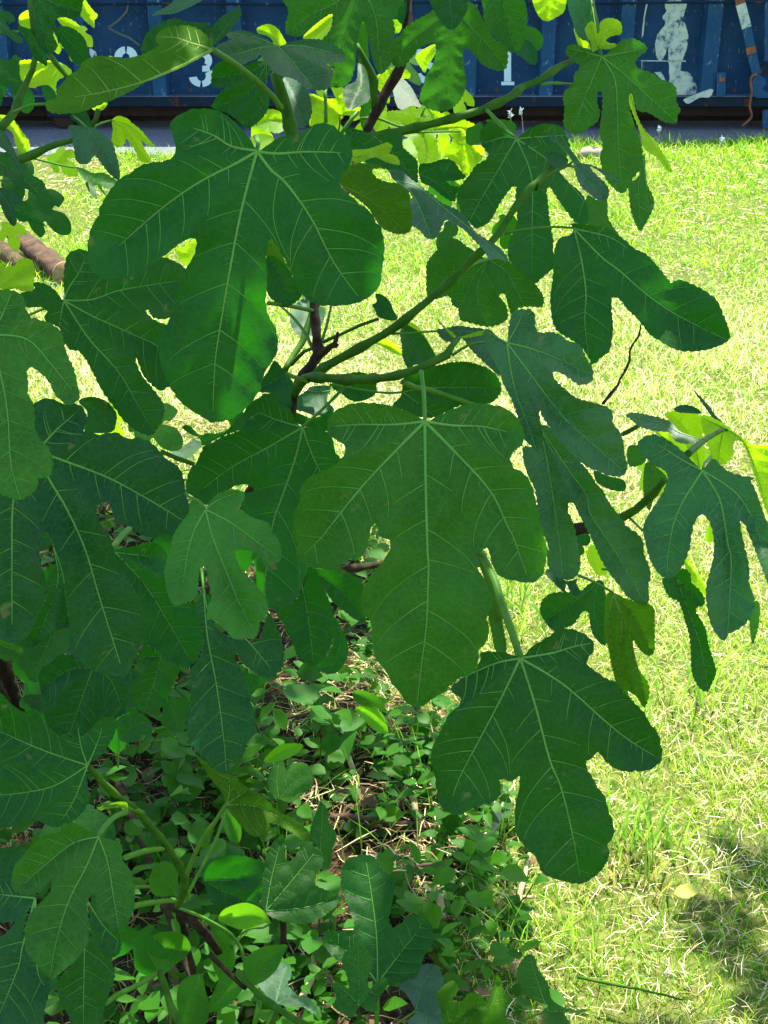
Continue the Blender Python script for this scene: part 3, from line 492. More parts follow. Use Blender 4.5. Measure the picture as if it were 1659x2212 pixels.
# sunlit leaves in the middle distance
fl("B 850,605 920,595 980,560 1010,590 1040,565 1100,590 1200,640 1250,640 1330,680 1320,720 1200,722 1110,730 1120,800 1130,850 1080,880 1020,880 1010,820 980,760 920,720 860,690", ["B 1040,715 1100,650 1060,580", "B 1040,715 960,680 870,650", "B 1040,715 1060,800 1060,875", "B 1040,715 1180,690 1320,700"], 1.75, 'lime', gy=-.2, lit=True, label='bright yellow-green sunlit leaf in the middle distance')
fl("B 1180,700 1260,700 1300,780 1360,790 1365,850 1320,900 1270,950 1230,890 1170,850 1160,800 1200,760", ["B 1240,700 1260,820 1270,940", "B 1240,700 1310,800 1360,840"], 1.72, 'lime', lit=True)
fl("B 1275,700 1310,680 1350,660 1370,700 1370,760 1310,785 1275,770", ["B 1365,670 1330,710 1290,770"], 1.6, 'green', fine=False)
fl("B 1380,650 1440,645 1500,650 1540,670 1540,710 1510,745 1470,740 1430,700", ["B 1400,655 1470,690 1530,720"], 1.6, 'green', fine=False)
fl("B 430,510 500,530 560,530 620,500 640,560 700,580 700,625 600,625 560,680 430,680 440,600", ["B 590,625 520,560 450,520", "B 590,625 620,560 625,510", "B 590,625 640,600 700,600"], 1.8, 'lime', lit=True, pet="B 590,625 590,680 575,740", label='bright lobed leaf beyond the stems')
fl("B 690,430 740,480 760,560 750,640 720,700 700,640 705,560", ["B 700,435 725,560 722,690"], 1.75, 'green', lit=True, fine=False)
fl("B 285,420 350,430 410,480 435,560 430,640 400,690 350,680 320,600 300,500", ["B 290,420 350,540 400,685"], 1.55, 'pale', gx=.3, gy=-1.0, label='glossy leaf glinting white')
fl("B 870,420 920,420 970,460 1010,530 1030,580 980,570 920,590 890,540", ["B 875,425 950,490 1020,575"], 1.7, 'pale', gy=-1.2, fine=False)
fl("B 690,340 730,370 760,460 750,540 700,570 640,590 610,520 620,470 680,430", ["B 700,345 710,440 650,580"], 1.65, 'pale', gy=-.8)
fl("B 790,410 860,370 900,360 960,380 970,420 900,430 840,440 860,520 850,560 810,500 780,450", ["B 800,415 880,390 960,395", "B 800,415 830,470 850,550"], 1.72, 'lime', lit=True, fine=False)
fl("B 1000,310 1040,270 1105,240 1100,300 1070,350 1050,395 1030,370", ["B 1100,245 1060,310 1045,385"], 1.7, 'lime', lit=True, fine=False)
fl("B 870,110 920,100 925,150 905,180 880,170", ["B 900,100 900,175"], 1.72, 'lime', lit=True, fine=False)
fl("B 865,50 920,40 950,0 950,60 930,130 900,105 870,100", ["B 945,20 880,90"], 1.6, 'dark', fine=False)
fl("C 350,150 400,150 440,190 445,230 430,265 400,270 350,220", ["C 355,160 400,200 430,250"], 1.62, 'green', fine=False)
fl("C 300,290 340,220 380,230 410,280 410,340 380,348 330,310", ["C 345,225 370,290 390,345"], 1.6, 'teal', gy=-.4, fine=False)
# behind the largest leaf
fl("E 195,60 240,60 300,110 340,170 385,270 300,330 240,300 200,250 190,150", ["E 210,70 270,170 300,310"], 1.3, 'dark')
fl("B 205,1290 240,1300 270,1350 300,1420 345,1495 300,1450 250,1400 190,1380", ["B 200,1300 260,1380 340,1490"], 1.36, 'olive', lit=True, fine=False)
fl("A 950,1350 1000,1330 1055,1290 1055,1370 1020,1435 985,1420", ["A 955,1355 1010,1370 1040,1310"], 1.6, 'lime', lit=True, fine=False)
fl("E 400,280 430,300 440,330 500,330 510,370 480,450 430,490 360,480 330,440 320,380 360,310", ["E 400,285 420,380 430,480"], 1.6, 'pale', gy=-.8)
fl("E 240,620 300,690 340,740 330,800 330,870 290,870 240,800 160,790 145,760 200,680", ["E 300,690 220,740 150,770", "E 300,690 320,780 315,860"], 1.2, 'teal')
fl("E 550,770 560,700 620,690 700,680 770,710 790,770 770,810 700,840 640,830 590,790", ["E 555,760 660,770 780,770"], 1.45, 'dark')
fl("E 340,830 400,790 440,760 540,760 520,830 560,890 480,920 400,900 350,880", ["E 500,760 450,830 380,870", "E 500,760 500,840 530,890"], 1.6, 'pale', gy=-.6)
fl("E 765,320 790,300 780,260 820,265 860,300 880,350 905,390 870,405 800,385 780,350", ["E 870,400 830,340 790,275"], 1.34, 'dark', gy=-.3, fine=False)
fl("E 785,530 810,505 870,520 910,550 930,590 870,575 820,545", ["E 928,588 860,545 795,522"], 1.6, 'lime', lit=True, fine=False)
fl("E 320,900 370,905 430,930 480,920 530,890 560,900 540,940 530,1000 460,985 400,975 350,950", ["E 340,920 430,950 540,930"], 1.36, 'dark', fine=False)
# left, lower stack
fl("D 425,840 480,815 550,825 600,860 630,910 625,960 600,1005 470,1010 455,1000 470,900", ["D 440,840 530,900 600,1000"], 1.3, 'dark')
fl("D 1210,900 1310,895 1320,980 1200,1030 1100,1080 1080,1040 1020,1010 985,980 1020,970 1080,1020 1120,1010 1180,1010 1240,980 1240,960", ["D 1310,900 1220,1000 1100,1060"], 1.38, 'dark', fine=False)
fl("D 880,1075 960,1090 1020,1060 1050,1045 1095,1070 1060,1110 1010,1150 960,1150 920,1110", ["D 885,1078 980,1110 1060,1060"], 1.7, 'pale', gy=-.8, fine=False)
fl("G 460,935 380,890 330,880 270,930 220,970 215,1050 230,1110 235,1200 260,1280 300,1340 350,1385 420,1380 500,1330 545,1300 600,1260 640,1220 700,1190 720,1150 720,1080 705,1020 700,970 640,960 560,940", ["G 500,955 450,1100 400,1240 355,1370", "G 500,955 600,1020 660,1180", "G 500,955 380,960 240,1050"], 1.2, 'teal', label='rounded bluish leaf above the lower left stem')
fl("G 473,1475 530,1440 580,1380 620,1310 635,1240 560,1220 430,1330 300,1300 200,1180 130,1190 60,1150 0,1090 -80,1100 -120,1400 -100,1700 J -60,590 0,605 60,595 120,570 190,555 240,580 290,600 350,590 400,560 450,510 480,440 470,350",
   ["J 473,263 230,180 0,80 -80,50", "J 473,263 300,370 130,410 -40,425", "J 473,263 400,450 330,560", "J 473,263 440,170 420,60", "J 473,263 530,130 550,60"], 1.1, 'dark', gx=.1, gy=.0, label='dark leaf with a star of veins at the lower left')
fl("J 530,645 470,610 400,575 340,585 320,625 240,640 180,680 130,740 80,800 65,860 65,920 120,960 170,960 220,940 260,900 275,880 270,940 220,1000 170,1060 140,1120 135,1190 140,1260 190,1330 250,1400 290,1415 330,1380 400,1320 450,1260 480,1200 485,1130 480,1080 475,1010 490,965 510,960 520,1000 530,1060 570,1110 640,1155 680,1110 720,1060 730,980 720,900 700,830 660,770 660,700 620,670 550,650",
   ["J 532,648 470,800 370,1000 300,1230 272,1400", "J 532,648 400,680 280,770 130,900", "J 532,648 580,780 610,950 640,1140"], .95, 'green', gx=.05, gy=-.25, fold=.009, rip=.004, pet="J 530,645 570,590 620,540 680,515", petd=.99, petr=.0022, label='mitten-shaped mid-green leaf at the bottom left')
fl("J -60,700 0,710 100,700 150,730 100,800 60,900 100,960 200,960 150,1060 130,1200 150,1290 220,1390 270,1420 265,1500 240,1600 210,1740 -50,1740 -50,1200 0,1190 70,1130 70,1100 0,1110 -60,1050", ["J 190,980 120,1250 100,1350 0,1600", "J 190,980 0,960", "J 190,980 200,1350 240,1450"], 1.1, 'teal', gy=-.1, label='bluish leaf in the bottom left corner')
fl("J 500,960 480,1100 480,1200 400,1330 330,1400 310,1470 330,1560 370,1620 400,1740 500,1740 560,1600 590,1500 620,1400 600,1310 640,1280 655,1220 640,1160 600,1100 540,1040", ["J 475,1000 460,1200 455,1350 450,1659", "J 475,1000 560,1130 640,1210"], 1.05, 'dark', gy=.1)
fl("G 1100,548 1060,620 1090,700 1100,780 1085,870 1050,930 1030,960 1030,1040 1030,1120 1020,1200 1010,1300 1040,1380 1090,1430 1150,1490 1220,1520 1270,1470 1310,1420 1340,1350 1370,1300 1380,1230 1350,1130 1330,1060 1300,970 1270,900 1280,880 1310,930 1380,980 1440,1005 1500,980 1530,920 1530,830 1500,740 1450,660 1400,800 1300,800 1200,760 1140,690 1140,590",
   ["G 1100,550 1120,780 1170,1050 1210,1350 1222,1510", "G 1100,550 1150,690 1300,770 1460,950"], 1.12, 'teal', gx=.05, gy=.0, label='dark bluish leaf with one long lobe', pet="G 1100,548 1095,480 1088,410", petd=1.15)
fl("G 620,325 700,300 770,290 810,275 860,285 900,330 900,400 890,450 910,520 930,590 980,610 1060,600 1080,660 1090,720 1100,780 1085,850 1050,920 1000,945 940,930 890,910 850,860 800,830 770,830 780,700 770,600 740,560 680,450", ["G 622,328 780,500 900,690 1030,915", "G 622,328 720,340 830,350"], 1.3, 'dark', gy=.1)
fl("G 770,840 800,835 860,880 960,940 975,960 930,1060 900,1130 850,1180 800,1200 750,1180 720,1150 710,1080 710,980 740,900", ["G 870,890 830,1040 780,1190", "G 870,890 760,900 720,960"], 1.36, 'dark')
fl("H 415,410 465,430 500,510 540,600 560,680 560,760 540,830 510,890 460,940 400,925 360,890 340,830 300,730 250,650 340,600 400,500", ["H 385,500 420,680 450,930"], 1.3, 'dark')
fl("H 465,430 520,420 600,420 650,450 690,470 720,520 705,590 715,650 730,695 680,695 620,650 570,610 530,560 490,480", ["H 470,445 600,540 720,690"], 1.36, 'dark')
fl("H 560,680 600,740 635,820 630,900 590,960 550,980 490,975 450,945 520,890 555,800", ["H 570,700 590,830 540,970"], 1.42, 'dark')
fl("H 60,1080 30,1000 40,930 100,980 200,1010 150,1060 100,1110", ["H 50,940 90,1020 100,1100"], 1.4, 'dark', fine=False)
fl("G 130,860 200,830 280,760 370,740 375,840 300,920 230,960 215,1030 160,1020 125,950", ["G 280,770 240,870 170,1000"], 1.38, 'dark')
fl("G -60,800 0,800 60,820 125,850 110,890 50,915 20,915 0,900 -60,880", ["G -40,810 60,850 110,870"], 1.42, 'green', fine=False)
fl("G 280,280 300,340 290,420 250,480 250,560 220,650 160,760 80,820 200,840 370,740 390,560 350,380", ["G 290,300 310,500 200,800", "G 290,300 340,450 370,700"], 1.4, 'dark')
fl("G 210,300 215,230 250,210 285,240 290,275 250,290", ["G 285,270 250,250 215,240"], 1.3, 'teal', fine=False)
fl("G 640,1230 720,1200 790,1220 820,1260 815,1330 750,1350 680,1355 640,1330", ["G 640,1340 720,1270 800,1240"], 1.5, 'dark')
fl("G 870,1130 940,1110 1020,1120 1015,1200 990,1290 930,1290 870,1250 880,1180", ["G 900,1120 940,1200 960,1285"], 1.5, 'dark')
fl("G 130,1040 200,1030 230,1110 230,1180 180,1190 140,1130", ["G 150,1040 180,1110 200,1180"], 1.5, 'dark', fine=False)
fl("J 1060,205 1130,260 1230,310 1330,380 1420,430 1500,510 1580,550 K 400,600 430,640 430,672 400,672 330,630 260,590 200,570 J 1450,570 1460,610 1420,645 1360,640 1300,590 1250,520 1220,475 1190,400 1130,320", ["J 1222,476 1300,420 1340,395", "J 1222,476 1240,400 1235,310", "J 1222,476 1400,490 1600,600"], 1.35, 'olive', gx=.1, gy=-.6, pet="J 1220,475 1160,570 1100,650 1040,770 1005,865", petd=1.45, petr=.0026, label='folded olive leaf low on the left')
fl("K 190,1050 165,1000 180,880 185,780 220,690 275,635 295,660 295,770 340,770 400,680 440,675 460,710 500,740 500,800 460,870 460,910 520,940 580,970 580,1010 530,1060 450,1110 380,1120 300,1110 220,1080", ["K 192,1048 320,900 450,740", "K 192,1048 400,1030 570,980", "K 192,1048 220,880 270,680"], 1.8, 'dark', gx=.1, gy=-.3, label='low dark leaf with an upright folded lobe')
fl("K 795,1440 740,1400 640,1340 560,1300 510,1240 500,1190 520,1155 600,1155 660,1155 670,1120 650,1060 620,980 600,920 595,850 620,780 680,750 740,745 780,770 810,820 870,870 890,910 880,980 865,1050 860,1100 880,1140 920,1120 960,1080 1020,1080 1070,1100 1095,1160 1090,1230 1050,1290 1020,1370 960,1430 900,1455 840,1445",
   ["K 795,1438 790,1200 765,980 735,790", "K 795,1438 900,1300 1000,1170 1040,1110", "K 795,1438 680,1300 540,1220"], 1.55, 'dark', gx=.0, gy=-.4, label='three-lobed leaf pointing up at the bottom centre', pet="K 795,1440 793,1530 790,1680", petr=.003)
fl("K 690,1222 730,1240 760,1290 770,1350 740,1400 750,1470 800,1420 840,1410 850,1450 800,1530 790,1590 740,1590 700,1565 660,1620 600,1600 550,1560 570,1520 545,1460 550,1435 600,1440 640,1470 630,1400 605,1340 610,1290 650,1240", ["K 692,1562 695,1400 690,1240", "K 692,1562 640,1500 560,1450", "K 692,1562 750,1500 835,1430"], 1.42, 'green', gy=-.3, fold=.012, label='small light green lobed leaf at the bottom centre', fine=False)
fl("K 1000,1590 950,1500 910,1460 980,1400 1040,1340 1100,1340 1145,1400 1150,1450 1110,1500 1140,1600 1150,1720 1000,1740 960,1650", ["K 1000,1590 1030,1480 1080,1360", "K 1000,1590 1100,1640"], 1.5, 'pale', gy=-1.2, pet="K 1000,1590 940,1630 880,1670")
fl("K 1100,1500 1170,1440 1210,1430 1230,1480 1200,1530 1250,1530 1290,1490 1350,1500 1380,1540 1420,1470 1440,1400 1460,1420 1480,1480 1515,1530 1490,1600 1480,1740 1150,1740 1120,1620", ["K 1130,1690 1250,1600 1370,1560", "K 1130,1690 1350,1650 1450,1450"], 1.6, 'olive', gy=-.6, rip=.007, label='curled leaf at the bottom edge, olive underside')
fl("K 280,1330 320,1340 330,1400 310,1440 340,1480 380,1510 430,1520 475,1600 450,1605 400,1570 330,1560 250,1550 180,1490 150,1440 220,1400", ["K 245,1555 260,1480 300,1350", "K 245,1555 330,1520 450,1595"], 1.7, 'pale', gy=-.9, label='pale wavy leaf near the bottom left')
fl("J 1100,880 1130,800 1200,760 1290,750 1380,770 1430,800 1420,880 1410,980 1360,1020 1280,1030 1200,1020 1140,1000", ["J 1100,885 1240,885 1320,870", "J 1100,885 1240,960 1350,1010"], 1.8, 'dark', gy=-.1)
fl("L 300,1390 340,1300 390,1290 420,1370 470,1440 490,1520 540,1560 600,1580 690,1580 640,1600 560,1600 600,1680 500,1690 440,1600 470,1560 420,1540 350,1500", ["L 470,1590 540,1590 680,1585", "L 470,1590 430,1480 380,1320"], 1.7, 'green', gy=-.4, fine=False, pet="L 470,1590 380,1620 300,1659")
# top-left cluster
fl("A 175,-60 190,60 185,150 200,230 230,270 270,290 310,250 290,190 300,110 350,95 400,103 435,75 445,20 440,-60", ["A 170,-60 240,50 290,130", "A 170,-60 300,20 430,60", "A 170,-60 220,120 260,270"], 1.3, 'dark', gy=.2, label='dark leaf in the top left corner')
fl("A 370,145 430,180 465,230 480,320 450,350 410,350 370,300 330,220 310,150", ["A 320,160 380,230 460,320"], 1.36, 'dark', fine=False)
fl("A 270,100 300,140 340,200 370,260 400,330 370,300 330,240 290,170", ["A 275,110 330,200 395,325"], 1.33, 'dark', gx=.5, fine=False)
fl("A 95,140 160,160 200,220 240,280 255,350 230,345 180,310 150,240 120,190", ["A 105,165 170,230 245,340"], 1.32, 'dark', fine=False)
fl("A -30,60 40,60 75,90 75,120 30,120 60,160 125,210 110,235 60,210 -20,140", ["A -30,100 40,160 115,225"], 1.3, 'dark', gy=-.5, fine=False)
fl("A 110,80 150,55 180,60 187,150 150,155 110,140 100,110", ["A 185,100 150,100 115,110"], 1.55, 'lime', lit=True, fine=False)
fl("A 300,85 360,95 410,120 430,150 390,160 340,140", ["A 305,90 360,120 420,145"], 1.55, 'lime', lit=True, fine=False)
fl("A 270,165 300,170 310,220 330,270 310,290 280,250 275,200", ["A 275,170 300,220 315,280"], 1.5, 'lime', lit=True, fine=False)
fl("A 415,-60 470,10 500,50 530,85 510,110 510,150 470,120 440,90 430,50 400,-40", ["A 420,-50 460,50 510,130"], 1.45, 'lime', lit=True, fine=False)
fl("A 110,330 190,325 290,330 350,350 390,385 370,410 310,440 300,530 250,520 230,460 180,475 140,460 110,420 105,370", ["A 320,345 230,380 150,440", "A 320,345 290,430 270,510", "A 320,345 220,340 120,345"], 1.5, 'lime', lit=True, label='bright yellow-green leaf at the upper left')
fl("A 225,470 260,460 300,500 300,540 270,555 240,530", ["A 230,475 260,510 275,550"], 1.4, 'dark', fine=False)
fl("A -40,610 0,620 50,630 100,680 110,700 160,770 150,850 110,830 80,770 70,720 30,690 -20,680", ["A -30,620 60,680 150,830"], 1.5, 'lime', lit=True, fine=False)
fl("A 480,685 520,695 570,740 610,780 625,830 640,880 650,950 635,975 590,940 550,890 510,840 480,880 440,885 410,860 400,800 385,730 365,690 390,672 440,685", ["A 470,688 540,780 600,880 640,965", "A 470,688 440,780 450,875", "A 470,688 420,680 372,690"], 1.36, 'pale', gy=-.5, label='bluish mitten leaf before the road', pet="A 470,688 430,650 395,625")
fl("A 380,620 450,595 480,630 490,690 440,680 400,650", ["A 490,690 450,640 395,620"], 1.4, 'teal', fine=False)
fl("A 605,650 640,625 690,640 710,660 760,700 800,750 835,795 790,775 760,760 790,820 815,860 800,880 760,870 730,820 700,770 680,750 670,780 630,795 605,760 610,700", ["A 607,650 690,720 800,870", "A 607,650 700,680 825,790", "A 607,650 630,720 640,785"], 1.45, 'lime', lit=False, pet="A 607,650 550,665 500,690", label='three-fingered light green leaf by the road')
fl("A 490,575 540,560 580,555 560,590 520,600", ["A 520,598 560,565"], 1.45, 'lime', lit=True, fine=False)
fl("A 400,905 450,910 500,935 560,935 620,970 640,990 590,1020 550,1010 580,1060 560,1050 520,1000 510,1000 525,1070 500,1060 470,1010 450,960", ["A 402,906 500,960 630,992", "A 402,906 480,980 570,1055"], 1.5, 'green', gy=-.6, pet="A 402,906 320,890 180,855", fine=False)
fl("A -30,830 60,860 130,890 170,940 230,980 250,1020 275,1080 265,1110 220,1090 170,1040 100,1000 40,960 -30,930", ["A -30,860 100,940 260,1100"], 1.3, 'dark', gy=-.3)
fl("A -30,1010 60,1030 110,1070 125,1110 80,1110 90,1190 70,1220 30,1170 0,1100 -20,1050", ["A -20,1020 40,1090 80,1210"], 1.28, 'teal', gy=-.4, fine=False)
fl("A 60,1100 130,1085 170,1120 170,1150 150,1160 200,1180 255,1225 200,1210 160,1195 100,1190", ["A 70,1120 150,1165 250,1222"], 1.34, 'dark', fine=False)
fl("A -20,700 30,720 70,790 100,860 130,930 125,950 90,900 50,830 -10,780", ["A -10,710 60,810 125,940"], 1.25, 'teal', gy=-1, fine=False)
fl("A -10,480 10,480 15,540 0,580 -10,560", ["A 0,485 5,570"], 1.4, 'dark', fine=False)
# right middle group
fl("F 1300,920 1340,920 1420,960 1500,1020 1550,1060 1600,1080 1659,1080 1740,1100 1740,1500 1659,1450 1600,1300 1560,1150 1520,1060 1475,1060 1470,1130 1430,1180 1370,1175 1340,1100 1310,1000", ["F 1420,985 1400,1080 1390,1165", "F 1420,985 1540,1080 1650,1400", "F 1420,985 1350,950 1310,930"], 1.6, 'lime', lit=False, gx=.1, label='yellow-green leaf beside the right edge')
fl("F 1250,770 1330,850 1380,920 1445,988 1420,1000 1360,930 1300,850", ["F 1440,990 1350,890 1255,775"], 1.6, 'teal', gy=-1.0, fine=False)
fl("F 890,910 950,900 1050,920 1130,950 1180,1000 1250,1030 1310,1050 1260,1065 1200,1070 1150,1050 1130,1010 1050,1000 980,980 920,940", ["F 1180,1010 1080,960 920,920", "F 1180,1010 1300,1050"], 1.5, 'sheen', gy=-1.0, rip=.006, fine=False, label='crinkled bluish leaf at the right')
fl("F 1100,910 1180,890 1260,900 1300,940 1310,1080 1320,1150 1290,1200 1240,1120 1190,1020 1140,960", ["F 1290,1195 1250,1050 1150,920"], 1.68, 'lime', lit=True)
fl("F 1150,880 1200,860 1260,870 1300,905 1230,905 1170,900", ["F 1295,905 1160,885"], 1.6, 'teal', gy=-1, fine=False)
fl("F 1000,1170 1050,1190 1110,1250 1100,1290 1050,1350 1020,1430 990,1380 985,1270", ["F 1005,1175 1050,1260 1025,1410"], 1.52, 'green', fine=False)
fl("F 900,1090 940,1075 990,1100 1000,1160 950,1190 905,1180", ["F 905,1095 960,1180"], 1.6, 'green', fine=False)
fl("F 720,1215 790,1240 870,1260 895,1290 880,1325 820,1320 770,1300 730,1270", ["F 725,1220 800,1280 885,1310"], 1.5, 'dark', fine=False)
fl("F 1040,1000 1100,1000 1200,1070 1230,1110 1290,1200 1240,1190 1150,1090 1090,1040", ["F 1060,1010 1170,1090 1280,1195"], 1.7, 'lime', lit=True, fine=False)
fl("I 690,300 730,290 760,350 790,420 780,450 740,450 700,400 680,360", ["I 735,440 720,370 700,300"], 1.7, 'lime', lit=True, fine=False)
fl("I 610,200 660,190 700,250 690,290 640,290 615,250", ["I 620,205 660,250 690,285"], 1.45, 'dark', fine=False)
fl("I 1200,370 1230,370 1270,430 1310,490 1325,550 1290,540 1240,470", ["I 1205,375 1270,450 1320,545"], 1.7, 'lime', lit=True, fine=False)
fl("I 1560,680 1590,590 1615,620 1610,720 1590,800 1570,820", ["I 1595,600 1590,700 1580,810"], 1.7, 'green', lit=True, fine=False)
fl("I 150,640 190,560 160,480 200,600 250,860 190,865 170,780", ["I 165,500 190,700 240,860"], 1.28, 'green', gx=1, fine=False)
fl("I 60,320 100,330 110,400 80,410 65,380", ["I 105,335 80,400"], 1.3, 'pale', fine=False)
# ------------------------------------------------------------------ branches
def branch(path, depths, r0, r1, mat='stem', knots=True, label=None, name='branch', n=10, seed=0):
    p = P(path); dd = np.array(depths, float)
    if len(dd) != len(p): dd = np.interp(np.linspace(0, 1, len(p)), np.linspace(0, 1, len(dd)), dd)
    p3 = Wn(p[:, 0], p[:, 1], dd); p3 = catmull(p3, .012)
    return branch3(p3, r0, r1, mat, knots, label, name, n, seed)
def branch3(p3, r0, r1, mat='stem', knots=True, label=None, name='branch', n=10, seed=0):
    rnd = random.Random(seed+len(p3)); rr = np.linspace(r0, r1, len(p3))*(.66 if mat == 'petiole' else .82)*np.random.uniform(.96, 1.04, len(p3))
    if knots:
        k = rnd.randint(2, 5)
        while k < len(p3)-1: rr[k] *= 1.38; rr[k-1] *= 1.12; k += rnd.randint(3, 6)
    V, F = tube_geo(p3, rr, n)
    V = np.array(V)+np.random.normal(0, r0*(.07 if mat == 'wood' else .03), (len(V), 3))
    o = mesh(name, V, F, M[mat], FIG, p3[0])
    if label: o['label'] = label
    return o
branch("E 400,720 460,700 500,660 700,550 890,440 1050,310 1180,200 1310,70 1390,0 B 1450,1260 1570,1070 1659,980 C 400,1010 460,930 530,880", [1.30, 1.3, 1.29, 1.28, 1.27, 1.26, 1.25, 1.24, 1.23, 1.23, 1.23, 1.23, 1.23, 1.24, 1.25], .0052, .0034, 'stem', label='long green branch running up to the right')
branch("C 540,880 570,890 610,900", [1.25, 1.26], .003, .002, 'petiole', False)
branch("E 330,800 400,720 480,712 640,722 770,718 900,700 1020,662 1070,640 1170,590 1195,540 1230,500", [1.30, 1.29, 1.26, 1.22, 1.18, 1.14, 1.12, 1.12, 1.12, 1.13, 1.14], .0062, .0034, 'stem', label='short green branch carrying the central leaf')
branch("E 330,815 400,700 470,590 465,500 462,450 452,320 440,200", [1.33, 1.31, 1.32, 1.33, 1.34, 1.36, 1.38], .0068, .0045, 'wood', label='dark woody fork')
branch("E 460,600 510,570 560,530 575,500 580,465", [1.32, 1.31, 1.3, 1.3, 1.3], .005, .0018, 'wood')
branch("E 545,540 570,545 582,530", [1.30, 1.3], .003, .0015, 'wood')
branch("E 290,680 340,590 390,520 420,420 440,360 470,250", [1.4, 1.42, 1.43, 1.45, 1.46], .0042, .0035, 'stem')
branch("E 445,560 410,480 350,400 300,350 240,300", [1.33, 1.36, 1.4], .0028, .002, 'petiole', False)
branch("E 205,310 320,325 445,350", [1.28, 1.32, 1.35], .0032, .0032, 'petiole', False)
branch("E 490,530 520,430 545,320", [1.5, 1.5, 1.5], .0028, .002, 'petiole', False)
branch("E 500,520 590,480 700,430 800,395", [1.36, 1.35, 1.34], .0025, .0018, 'stem', False)
branch("E 330,640 400,570 490,540", [1.4, 1.38, 1.36], .003, .002, 'stem', False)
branch("E 850,475 950,472 1050,465 1120,460", [1.28, 1.26, 1.25], .0018, .0015, 'petiole', False)
branch("E 400,790 460,792 540,785", [1.3, 1.32], .0015, .0015, 'petiole', False)
branch("E 930,735 1000,765 1080,780 1200,820 1330,862", [1.15, 1.17, 1.2, 1.22], .0040, .0035, 'petiole', False)
branch("E 300,690 360,715 420,730", [1.21, 1.28], .0030, .0036, 'petiole', False)
branch("B 640,740 800,732 1000,690 1200,640 1390,580 1530,510 C 330,470 430,430 500,380 560,345 600,330", [1.5, 1.5, 1.5, 1.52, 1.54, 1.56, 1.58, 1.6, 1.62], .0058, .0046, 'stem', label='straight green branch with a cut end before the dumpster')
branch("C 560,345 590,330 615,325", [1.618, 1.622], .0062, .0050, 'wood', False)
branch("C 430,455 500,448 560,452 600,456", [1.57, 1.59, 1.6], .0032, .0024, 'petiole', False)
branch("C 700,-40 715,60 735,180 750,300", [1.66, 1.63, 1.6], .0026, .0022, 'petiole', False)
branch("C 690,-60 700,60 680,230 640,330", [1.66, 1.66, 1.64], .0030, .003, 'petiole', False)
branch("B 1380,590 1430,640 1490,700 1540,745", [1.52, 1.47, 1.42], .0034, .0026, 'petiole', False)
branch("B 730,720 780,620 800,570 860,460 900,400 930,340 950,200 955,60 960,-120", [1.6, 1.6, 1.6, 1.6, 1.6, 1.61, 1.62, 1.63], .0068, .0058, 'wood', label='thick grey-brown stem rising past the dumpster')
branch("B 680,240 720,310 755,380 775,440 775,520 780,590", [1.58, 1.58, 1.59, 1.6], .0042, .0056, 'stem')
branch("B 510,480 515,580 515,660", [1.6, 1.6], .0035, .0035, 'petiole', False)
branch("B 600,720 650,650 690,600", [1.6, 1.6], .0035, .0035, 'petiole', False)
branch("B 920,720 1000,715 1100,712 1240,710", [1.65, 1.7], .0022, .0018, 'petiole', False)
branch("B 960,740 1000,690 1060,560", [1.75, 1.75], .003, .002, 'petiole', False)
branch("B 700,640 800,640 900,680 1000,690", [1.7, 1.72], .003, .002, 'petiole', False)
branch("B 240,390 265,450 290,540 310,620 335,740 345,800", [1.36, 1.37, 1.38, 1.39], .0060, .0080, 'stem', label='upright green shoot above the largest leaf')
branch("A 1475,400 1500,480 1530,570", [1.37, 1.37], .0045, .005, 'stem')
branch("A 190,310 175,380 150,430 110,520 80,600 40,650 -10,705", [1.45, 1.45, 1.44, 1.42, 1.4], .0040, .0062, 'stem', label='dark green shoot at the left edge')
branch("A 75,605 120,585 170,565 250,560", [1.41, 1.4], .0028, .0024, 'petiole', False)
branch("A -10,175 50,170 100,172", [1.3, 1.3], .0025, .0022, 'petiole', False)
branch("A 490,690 520,640 530,590", [1.42, 1.42], .003, .0035, 'stem', False)
branch("A -20,890 60,870 110,860 180,835 250,800 320,775 390,758 430,700", [1.38, 1.38, 1.38, 1.38, 1.37], .0052, .0036, 'stem')
branch("A -20,880 60,920 130,960 150,980", [1.33, 1.33], .0028, .0022, 'stem', False)
branch("A -20,975 60,975 110,980", [1.3, 1.3], .0018, .0015, 'petiole', False)
branch("A 170,-30 170,60 178,120 185,200", [1.34, 1.33], .0045, .0035, 'stem', False)
branch("A 260,290 310,350 350,400 370,430", [1.4, 1.4], .0040, .0030, 'stem', False)
branch("F 972,425 968,460 960,490 930,530 912,570 912,620 890,670 860,720 850,750 810,800 768,852", [1.6, 1.6, 1.6, 1.6, 1.58, 1.55], 0.0012, .0024, 'wood', label='bare brown twig curving up')
branch("I 840,150 880,135 940,100 1000,50 1040,10 F 1070,1300 1100,1265", [1.35, 1.34, 1.33, 1.32, 1.3], .0060, .0040, 'stem', label='green shoot behind the right-hand leaves')
branch("I 900,130 940,170 980,210", [1.35, 1.3], .0022, .0018, 'petiole', False)
branch("F 1225,1125 1290,1070 1340,1035 1420,990", [1.3, 1.4, 1.5], .0048, .003, 'stem', False)
branch("I 610,205 680,195 760,220 830,160", [1.42, 1.38], .0080, .006, 'wood', False)
branch("I 760,420 810,420 860,430 900,410", [1.5, 1.5], .002, .002, 'petiole', False)
branch("F 870,1020 940,985 970,965", [1.55, 1.55], .0035, .003, 'stem', False)
branch("F 1100,1200 1140,1280 1100,1400 1060,1430", [1.5, 1.5], .0025, .002, 'petiole', False)
